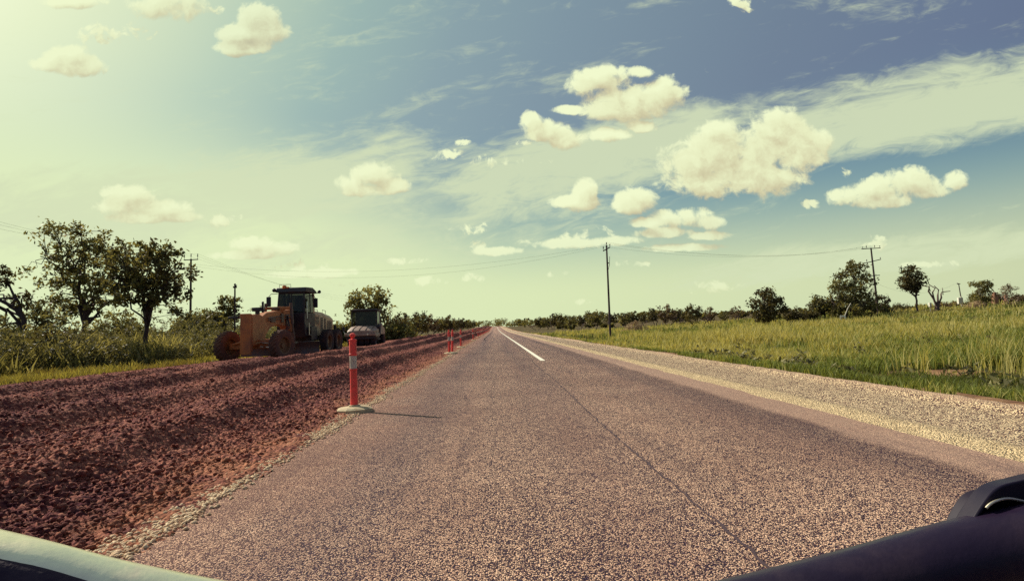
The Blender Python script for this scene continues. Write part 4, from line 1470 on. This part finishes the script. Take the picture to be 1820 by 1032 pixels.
px_tree('hill_tree', 'reddish tree with a bushy top on the right rise beside the meter box', 'tree', 1746, 494, 86,
        [(1745, 508, 18, 12), (1748, 527, 18, 14), (1738, 530, 14, 10), (1760, 505, 10, 7)], 71, 'bark pale', 'leaf olive', n_limb=9, n_clump=80, n_each=24, L=.36, Wd=.16, clump_r=.4, trunk_r=.14, fork=.35, shell=.25)
px_tree('hill_tree', 'thin dry tree with pale stems nearest the right edge', 'tree', 1797, 502, 88,
        [(1796, 522, 16, 16), (1802, 540, 18, 10), (1790, 510, 10, 8)], 73, 'bark pale', 'leaf dusty', n_limb=12, n_clump=60, n_each=14, L=.30, Wd=.10, clump_r=.4, trunk_r=.12, fork=.3, multi=3, shell=.2)
for k, (px, tp_, Y, w, h_, lf_, lb) in enumerate(((1602, 540, 95, 26, 10, 'leaf dark', 'low dark shrub between the power pole and the tall bare-stemmed tree'),
                                            (1410, 548, 84, 16, 10, 'leaf dark', 'low shrub just right of the lone rounded bush'),
                                            (1436, 553, 88, 16, 8, 'leaf dark', 'low shrub left of the spreading tree on the right'),
                                            (1688, 536, 94, 26, 9, 'leaf dusty', 'brownish shrub behind the dead tree'),
                                            (1722, 530, 93, 15, 16, 'leaf dark', 'dark upright shrub between the meter box and the reddish tree'),
                                            (1768, 522, 98, 16, 10, 'leaf dusty', 'dry shrub behind the upright termite mound'),
                                            (1812, 522, 96, 14, 10, 'leaf dusty', 'brown shrub at the right edge of the photo'),
                                            (1760, 552, 84, 22, 5, 'leaf dark', 'dark flat shrub in front of the termite mounds'),
                                            (1660, 552, 86, 30, 5, 'leaf dusty', 'low weedy scrub around the foot of the dead tree'))):
    px_tree('shrub', lb, 'shrub', px, tp_, Y, [(px, tp_ + h_, w, h_), (px - w * .5, tp_ + h_ * 1.2, w * .6, h_ * .8), (px + w * .5, tp_ + h_ * 1.2, w * .6, h_ * .8)], 80 + k,
            leaf=lf_, n_limb=6, n_clump=60, n_each=22, L=.36, Wd=.16, clump_r=.45, trunk_r=.06, fork=.25, multi=3, shell=.15)


def dead_tree():
    px, Y = 1667, 83
    X = gx(px, Y)
    z0 = obj_z(X, Y)
    k = Y / 1000
    b = proj((X, Y, z0))
    t = empty('dead_tree', (X, Y, z0))
    tag(t, 'leafless dead tree with bare forked limbs on the right', 'tree')
    P = lambda x, y, d=0.0: ((x - px) * k, d, (b[1] - y) * k)
    rng = np.random.default_rng(4)
    MB().tube([(0, 0, -.2), P(1666, 548), P(1668, 536, .1)], [.42, .34, .24], 10).build('trunk', MATS['dead wood'], t)
    for pts, r in (([(1666, 546), (1661, 530), (1656, 516), (1650, 508), (1644, 506)], .17), ([(1662, 532), (1661, 518), (1663, 511), (1659, 504), (1654, 499)], .12), ([(1668, 540), (1669, 524), (1671, 514), (1667, 506)], .15),
                   ([(1669, 542), (1675, 528), (1679, 522), (1682, 518), (1688, 517)], .15), ([(1679, 523), (1680, 514), (1682, 510)], .08), ([(1656, 516), (1652, 508), (1646, 505)], .07)):
        p = [P(x, y, rng.uniform(-.4, .4) * i * .5) for i, (x, y) in enumerate(pts)]
        MB().tube(p, list(np.linspace(r, r * .35, len(p))), 7).build('limb', MATS['dead wood'], t)


dead_tree()


# row trees: four kinds of scrub tree, copied
def scrub_kind(seed, wide, leaf, n=70):
    lobes = [(0, 0, .66, .34 * wide, .34 * wide, .30), (-.22 * wide, .05, .55, .24 * wide, .24 * wide, .22), (.24 * wide, 0, .52, .26 * wide, .24 * wide, .24), (0, 0, .36, .34 * wide, .3 * wide, .18)]
    return tree_parts(seed, 1.0, lobes, n_limb=7, n_clump=int(n * .8), n_each=20, L=.085, Wd=.045, clump_r=.085, trunk_r=.028, fork=.3, multi=2, shell=.25), leaf


KINDS = [scrub_kind(101, 1.0, 'leaf dark'), scrub_kind(102, 1.25, 'leaf olive'), scrub_kind(103, .85, 'leaf dark'), scrub_kind(104, 1.1, 'leaf dusty', 50)]
KP = [None] * 4


def scrub(kind, X, Y, h, label, group, rz):
    z = obj_z(X, Y)
    if KP[kind] is None:
        o = KP[kind] = make_tree('scrub_tree', (X, Y, z), label, 'tree', KINDS[kind][0], 'bark', KINDS[kind][1], group, rz)
    else:
        o = copy_tree(KP[kind])
        o['label'] = label
        o['group'] = group
    o.location = (X, Y, z - .05)
    o.rotation_euler = (0, 0, rz)
    o.scale = (h * 1.0, h * 1.0, h)
    return o


srng = random.Random(77)
LG = 'scrub trees lining the left side of the road'
for k, (px, tp_, Y, kd) in enumerate(((700, 560, 76, 0), (716, 557, 82, 2), (733, 554, 92, 1), (748, 553, 104, 0), (763, 557, 112, 3), (776, 560, 126, 1), (788, 563, 140, 0), (797, 561, 155, 2), (806, 565, 172, 1), (815, 565, 190, 0), (823, 566, 212, 2), (832, 568, 236, 1), (840, 570, 262, 0))):
    X = gx(px, Y)
    h = at(px, tp_, Y).z - obj_z(X, Y)
    scrub(kd, X, Y, h * 1.06, f'bushy scrub tree left of the road, {ORD[k]} in the row beyond the roller', LG, srng.uniform(0, 6))
RG = 'scrub trees along the far edge of the right field'
for k, (px, tp_, Y, kd) in enumerate(((958, 563, 215, 0), (972, 561, 205, 1), (986, 558, 195, 2), (1000, 557, 190, 0), (1014, 557, 180, 1), (1034, 561, 172, 0), (1057, 547, 150, 1), (1086, 556, 165, 0), (1111, 551, 150, 1), (1128, 554, 155, 2), (1143, 557, 160, 0), (1160, 549, 145, 2),
                                      (1186, 540, 122, 3), (1204, 550, 130, 0), (1220, 552, 128, 2), (1234, 540, 108, 0), (1262, 545, 112, 3), (1288, 552, 120, 1), (1309, 543, 112, 3))):
    X = gx(px, Y)
    h = at(px, tp_, Y).z - obj_z(X, Y)
    o_ = ORD[k] if k < 16 else ['seventeenth', 'eighteenth', 'nineteenth'][k - 16]
    scrub(kd, X, Y, h * 1.08, f'scrub tree in the far row right of the road, {o_} counting rightwards from the road', RG, srng.uniform(0, 6))


def woodland():
    """far bush that closes the horizon, one mass"""
    rng = np.random.default_rng(9)
    cs, rs = [], []
    for i in range(900):
        Y = rng.uniform(280, 620)
        u = rng.uniform(-1.0, 1.15)
        X = u * Y
        if -14 < X < 14: continue
        z = float(gz(X, Y))
        hh = rng.uniform(2.6, 6.0) * (.45 if u > .34 else 1)
        for q in range(6):
            cs.append((X + rng.normal(0, hh * .32), Y + rng.normal(0, hh * .3), z + hh * rng.uniform(.15, .95)))
            rs.append(hh * .16)
    for i in range(120):
        Y = rng.uniform(650, 720)
        X = rng.uniform(-90, 90)
        hh = rng.uniform(5, 9) * (1.5 if 4 < X < 14 else 1)
        for q in range(6):
            cs.append((X + rng.normal(0, hh * .32), Y + rng.normal(0, hh * .3), 2.7 + hh * rng.uniform(.1, .95)))
            rs.append(hh * .16)
    for i in range(190):
        Y = rng.uniform(150, 280)
        side = rng.choice([-1, 1])
        X = side * rng.uniform(18 if side < 0 else 22, 260)
        z = float(gz(X, Y))
        hh = rng.uniform(.7, 1.8)
        for q in range(5):
            cs.append((X + rng.normal(0, hh * .35), Y + rng.normal(0, hh * .3), z + hh * rng.uniform(.1, .9)))
            rs.append(hh * .2)
    v, f, t = leaves(rng, np.array(cs), np.array(rs), 9, 1.5, .9, .2)
    o = np_mesh('woodland', v, f, MATS['leaf olive'], None, False, t)
    tag(o, 'dark low bushland closing the horizon on both sides of the road', 'woodland', kind='stuff')


woodland()


# ------------------------------------------------------------------ small things on the right
def small_things():
    Y = 80
    X = gx(1498, Y)
    z = obj_z(X, Y)
    s = empty('road_sign', (X, Y, z), R(-12))
    s.rotation_euler = (R(-12), R(8), R(-15))
    tag(s, 'small tilted white sign panel low in the grass before the largest right tree', 'sign')
    MB().box((0, 0, .55), (.75, .03, .7)).build('panel', MATS['white panel'], s, .01)
    MB().cyl((-.1, .04, -.2), (-.1, .04, .8), .03).build('post', MATS['pole pale'], s)
    mk = MB().prism([(-.20, .38), (.12, .38), (.16, .60), (.02, .72), (-.2, .62)], -.021, -.016, 'Y').build('red_marking', MATS['rust'], s)
    a, b = at(1502, 556, 81), at(1512, 539, 82)
    tag(MB().tube([a - Vector((.3, 0, .9)), a.lerp(b, .5), b], .07, 8).build('leaning_post', MATS['pole pale']), 'pale post leaning against the largest right tree', 'post')
    Y = 84
    X = gx(1654, Y)
    z = obj_z(X, Y)
    m = empty('utility_box', (X, Y, z))
    tag(m, 'small white box on a short post left of the dead tree', 'utility box')
    MB().box((0, 0, 1.15), (.32, .25, .62)).build('box', MATS['white panel'], m, .02)
    MB().cyl((0, 0, -.1), (0, 0, .85), .05).build('post', MATS['pole pale'], m)
    for k, (px, top, w, lb) in enumerate(((1769, 519, .5, 'tall square-topped reddish termite mound on the right rise'), (1788, 523, .55, 'pointed reddish termite mound beside the dry tree at right'))):
        Y = 92
        X = gx(px, Y)
        z = obj_z(X, Y) - .2
        h = at(px, top, Y).z - z
        rng = np.random.default_rng(30 + k)
        rings = []
        for t in np.linspace(0, 1, 9):
            r = w * (1 - (.35 if k == 0 else .8) * t) * (1 - .3 * t ** 6)
            rings.append([(math.cos(a) * r * rng.uniform(.8, 1.15), math.sin(a) * r * rng.uniform(.8, 1.15), t * h) for a in np.linspace(0, 2 * PI, 12)[:-1]])
        o = MB().loft(rings).build('termite_mound', MATS['termite earth'], None, smooth=60)
        o.location = (X, Y, z)
        tag(o, lb, 'termite mound', 'termite mounds on the right rise')
    # heap of dry brush
    for px, Y, rw, hh, lb in ((1130, 96, 2.6, 1.9, 'pale heap of dry brush beyond the slim power pole'), (1738, 85, 1.6, 1.2, 'brown heap of dry brush under the reddish tree')):
        X = gx(px, Y)
        z = obj_z(X, Y)
        rng = np.random.default_rng(int(px))
        segs = []
        for i in range(420):
            a, q = rng.uniform(0, 2 * PI), rng.uniform(0, 1) ** .6
            c = np.array([math.cos(a) * q * rw, math.sin(a) * q * rw * .7, hh * (1 - q ** 1.7) * rng.uniform(.2, 1)])
            d = rng.normal(0, 1, 3) * np.array([.7, .7, .3])
            segs.append((np.array([c - d * .5, c, c + d * .5]), [.03, .035, .012]))
        v, f = tubes_np(segs, 4)
        o = np_mesh('brush_heap', v, f, MATS['dry stalk'], None)
        o.location = (X, Y, z)
        tag(o, lb, 'brush heap')


small_things()


# ------------------------------------------------------------------ grass
def blades(rng, X, Y, Z, H, W_, lean=.35):
    n = len(X)
    a = rng.uniform(0, 2 * PI, n)
    ux, uy = np.cos(a), np.sin(a)
    la = rng.uniform(0, 2 * PI, n)
    lx, ly = np.cos(la) * H * lean * rng.uniform(.2, 1.3, n), np.sin(la) * H * lean * rng.uniform(.2, 1.3, n)
    P = np.stack([X, Y, Z], -1)
    s = np.stack([ux * W_ / 2, uy * W_ / 2, np.zeros(n)], -1)
    mid = P + np.stack([lx * .35, ly * .35, H * .58], -1)
    tip = P + np.stack([lx, ly, H * (1 - .25 * rng.uniform(0, 1, n) ** 2)], -1)
    V_ = np.stack([P - s, P + s, mid + s * .8, mid - s * .8, tip], 1).reshape(-1, 3)
    i = np.arange(n) * 5
    return V_, [np.stack([i, i + 1, i + 2, i + 3], -1), np.stack([i + 3, i + 2, i + 4], -1)]


def tufted(rng, X, Y, k, spread):
    X = np.repeat(X, k)
    Y = np.repeat(Y, k)
    return X + rng.normal(0, 1, len(X)) * spread, Y + rng.normal(0, 1, len(Y)) * spread


def grass_right():
    rng = np.random.default_rng(21)
    n = 40000
    Y = np.exp(rng.uniform(math.log(4.5), math.log(135), n))
    u = rng.uniform(0, 1, n)
    lo, hi = 6.1, np.maximum(14, Y * 1.12 + 6)
    X = lo + (hi - lo) * u
    k = 7
    d = np.hypot(X, Y)
    keep = rng.uniform(0, 1, n) < 1.0
    X, Y = X[keep], Y[keep]
    d = np.repeat(np.hypot(X, Y), k)
    base = np.repeat(fbm(X * .22, Y * .22, 91, 3), k)
    patch = np.repeat(fbm(X * .09, Y * .09, 95, 3), k)
    X, Y = tufted(rng, X, Y, k, .055 + .0018 * np.repeat(np.hypot(X, Y), k))
    bare = ((fbm(X * .40, Y * .33, 99, 2) > .68) & (X < 14)) | (((X - 12.3) / 1.5) ** 2 + ((Y - 14.9) / 1.7) ** 2 < 1) | (((X - 14.3) / .8) ** 2 + ((Y - 14.6) / 1.3) ** 2 < 1)
    pud = ((X - 7.35) / 1.05) ** 2 + ((Y - 8.4) / 1.7) ** 2 < 1
    edge = (X > 6.22 + (fbm(Y * .5, Y * 0, 51, 3) - .5) * .5)
    m = edge & ~bare & ~pud
    X, Y, d, base, patch = X[m], Y[m], d[m], base[m], patch[m]
    tall = sst(7.5, 14.5, X + (base - .5) * 6)
    H = (.12 + .18 * base) * (1 - tall) + (.24 + .75 * base * patch * 1.6) * tall
    cl = fbm(X * .75, Y * .75, 211, 3)
    H = H * (.35 + 1.3 * cl) * rng.uniform(.6, 1.25, len(X)) * (1 - .35 * sst(60, 110, d))
    Z = ground_z(X, Y) - .03
    W_ = .008 + .0011 * d + .006 * tall
    V_, F_ = blades(rng, X, Y, Z, H, W_, .45)
    t = np.clip(.40 + (patch - .5) * 2.0 + (base - .5) * .9 + (cl - .5) * .9 + rng.normal(0, .20, len(X)), 0, 1)
    o = np_mesh('field_grass', V_, F_, MATS['grass blade'], None, False, np.repeat(t, 5))
    n = 5200
    Y = np.exp(rng.uniform(math.log(9), math.log(120), n))
    X = 11 + rng.uniform(0, 1, n) * np.maximum(8, Y * 1.05)
    m = fbm(X * .12, Y * .12, 195, 3) > .47
    X, Y = tufted(rng, X[m], Y[m], 3, .18)
    V_, F_ = blades(rng, X, Y, ground_z(X, Y), rng.uniform(.7, 1.25, len(X)), .006 + .0009 * np.hypot(X, Y), .3)
    q = np_mesh('seed_stalks', V_, F_, MATS['grass blade'], None, False, np.repeat(rng.uniform(.75, 1.0, len(X)), 5))
    tag(q, 'straw coloured seed stalks standing above the field grass', 'grass', kind='stuff')
    n = 900
    Y = np.exp(rng.uniform(math.log(6), math.log(100), n))
    X = 6.9 + rng.uniform(0, 1, n) ** 1.3 * np.maximum(10, Y * 1.0)
    m = fbm(X * .25, Y * .25, 197, 3) > .50
    X, Y = X[m], Y[m]
    H = rng.uniform(.12, .55, len(X)) * (.5 + .5 * sst(7, 13, X)) 
    c = np.stack([X, Y, ground_z(X, Y) + H], -1)
    c2 = c + np.stack([rng.normal(0, .12, len(X)), rng.normal(0, .12, len(X)), -H * .5], -1)
    v, f, t2 = leaves(rng, np.concatenate([c, c2]), np.full(2 * len(X), .16), 14, .17, .075, .1)
    q = np_mesh('field_weeds', v, f, MATS['weed leaf'], None, False, t2)
    tag(q, 'dark broad leaved weeds dotted through the field grass', 'weeds', kind='stuff')
    tag(o, 'tall green and straw coloured grass filling the field right of the gravel shoulder', 'grass', kind='stuff')


def grass_left():
    rng = np.random.default_rng(33)
    # low verge grass between the red gravel and the trees
    n = 14000
    Y = np.exp(rng.uniform(math.log(7), math.log(130), n))
    X = -10.7 - rng.uniform(0, 1, n) ** 1.2 * np.maximum(7, Y * .37)
    X, Y = tufted(rng, X, Y, 4, .10)
    m = (fbm(X * .5, Y * .5, 55, 3) > .38) & (X < -11.9 + edge_in(Y))
    X, Y = X[m], Y[m]
    d = np.hypot(X, Y)
    H = rng.uniform(.12, .42, len(X)) * (.6 + .8 * fbm(X * .4, Y * .4, 57, 2))
    V_, F_ = blades(rng, X, Y, ground_z(X, Y) - .03, H, .010 + .0011 * d, .5)
    t = np.clip(.5 + (fbm(X * .25, Y * .25, 58, 2) - .5) * 1.8 + rng.normal(0, .15, len(X)), 0, 1)
    tag(np_mesh('verge_grass', V_, F_, MATS['grass verge'], None, False, np.repeat(t, 5)), 'short yellow green grass on the verge left of the red gravel', 'grass', kind='stuff')
    # tall cane grass behind it
    n = 8000
    Y = np.exp(rng.uniform(math.log(14), math.log(95), n))
    X = -16.4 - rng.uniform(0, 1, n) ** 1.3 * np.maximum(14, Y * .62)
    X, Y = tufted(rng, X, Y, 5, .22)
    fr = fbm(X * .28, Y * .28, 71, 3)
    m = (X < -16.4 - (fr - .5) * 4) & (fr > .40)
    X, Y, fr = X[m], Y[m], fr[m]
    d = np.hypot(X, Y)
    H = (.7 + 1.5 * fr) * rng.uniform(.45, 1.25, len(X)) * (.55 + .45 * sst(-15.5, -19, X))
    V_, F_ = blades(rng, X, Y, ground_z(X, Y) - .05, H, .034 + .0014 * d, .6)
    t = np.clip(.5 + (fbm(X * .2, Y * .2, 73, 2) - .5) * 1.8 + rng.normal(0, .2, len(X)), 0, 1)
    tag(np_mesh('cane_grass', V_, F_, MATS['cane blade'], None, False, np.repeat(t, 5)), 'chest high cane grass growing among the left roadside trees', 'grass', kind='stuff')
    # leafy weeds in clumps through it
    n = 3400
    Y = np.exp(rng.uniform(math.log(15), math.log(80), n))
    X = -16.2 - rng.uniform(0, 1, n) ** 1.2 * np.maximum(12, Y * .6)
    fr = fbm(X * .35, Y * .35, 171, 3)
    m = (fr > .42) & (X < -16.3 - (fr - .5) * 3)
    X, Y, fr = X[m], Y[m], fr[m]
    H = (.9 + 5.0 * (fr - .38)) * rng.uniform(.6, 1.3, len(X)) * (.5 + .5 * sst(-16, -19, X))
    cs, rs = [], []
    for q in range(5):
        hz_ = H * (q + .7) / 5
        cs.append(np.stack([X + rng.normal(0, .16, len(X)), Y + rng.normal(0, .16, len(X)), ground_z(X, Y) + hz_], -1))
        rs.append(np.full(len(X), .24) * (1.15 - q * .13))
    v, f, t = leaves(rng, np.concatenate(cs), np.concatenate(rs), 13, .19, .062, .1)
    tag(np_mesh('weeds', v, f, MATS['weed leaf'], None, False, t), 'bushy leafy weeds growing between the left roadside trees', 'weeds', kind='stuff')


grass_right()
grass_left()


# ------------------------------------------------------------------ loose stones along the edges
def stones():
    rng = np.random.default_rng(12)

    def scatter(name, label, X, Y, Z, S_, mat):
        ico = bmesh.new()
        bmesh.ops.create_icosphere(ico, subdivisions=1, radius=1.0)
        bv = np.array([v.co[:] for v in ico.verts])
        bf = np.array([[v.index for v in f.verts] for f in ico.faces])
        ico.free()
        n = len(X)
        j = rng.uniform(.65, 1.25, (n, len(bv), 1))
        sc = rng.uniform(.6, 1.2, (n, 1, 3)) * np.array([1, 1, .75])
        V_ = (bv[None] * j * sc * S_[:, None, None] + np.stack([X, Y, Z], -1)[:, None]).reshape(-1, 3)
        F_ = (bf[None] + (np.arange(n) * len(bv))[:, None, None]).reshape(-1, 3)
        o = np_mesh(name, V_, F_, mat, None)
        tag(o, label, 'stones', kind='stuff')

    n = 9000
    Y = np.exp(rng.uniform(math.log(1.8), math.log(60), n))
    X = RX0 + (fbm(Y * 1.4, Y * 0 + 1, 41, 4) - .5) * .22 + rng.normal(-.03, .07, n)
    S_ = rng.uniform(.006, .020, n)
    m, t, b = new_mat('crumb stone')
    oi = t.noise(t.new('ShaderNodeTexCoord').outputs['Object'], 25.0, 2.0)
    t.put(b.inputs['Base Color'], t.ramp(oi, [(.3, (.38, .22, .13)), (.55, (.66, .48, .30)), (.8, (.80, .66, .44))]))
    b.inputs['Roughness'].default_value = .9
    scatter('edge_stones', 'pale crumbled stones along the ragged left edge of the seal', X, Y, rise(Y) + .004, S_, m)
    n = 38000
    Y = np.exp(rng.uniform(math.log(2.0), math.log(26), n))
    X = -2.12 - rng.uniform(0, 1, n) ** .9 * np.minimum(9.0, .6 + Y * .95)
    S_ = np.exp(rng.normal(math.log(.0130), .42, n)).clip(.007, .05)
    scatter('red_clods', 'loose reddish clods lying over the windrows of red gravel', X, Y, red_z(X, Y) + S_ * .35, S_, M_RED)


stones()
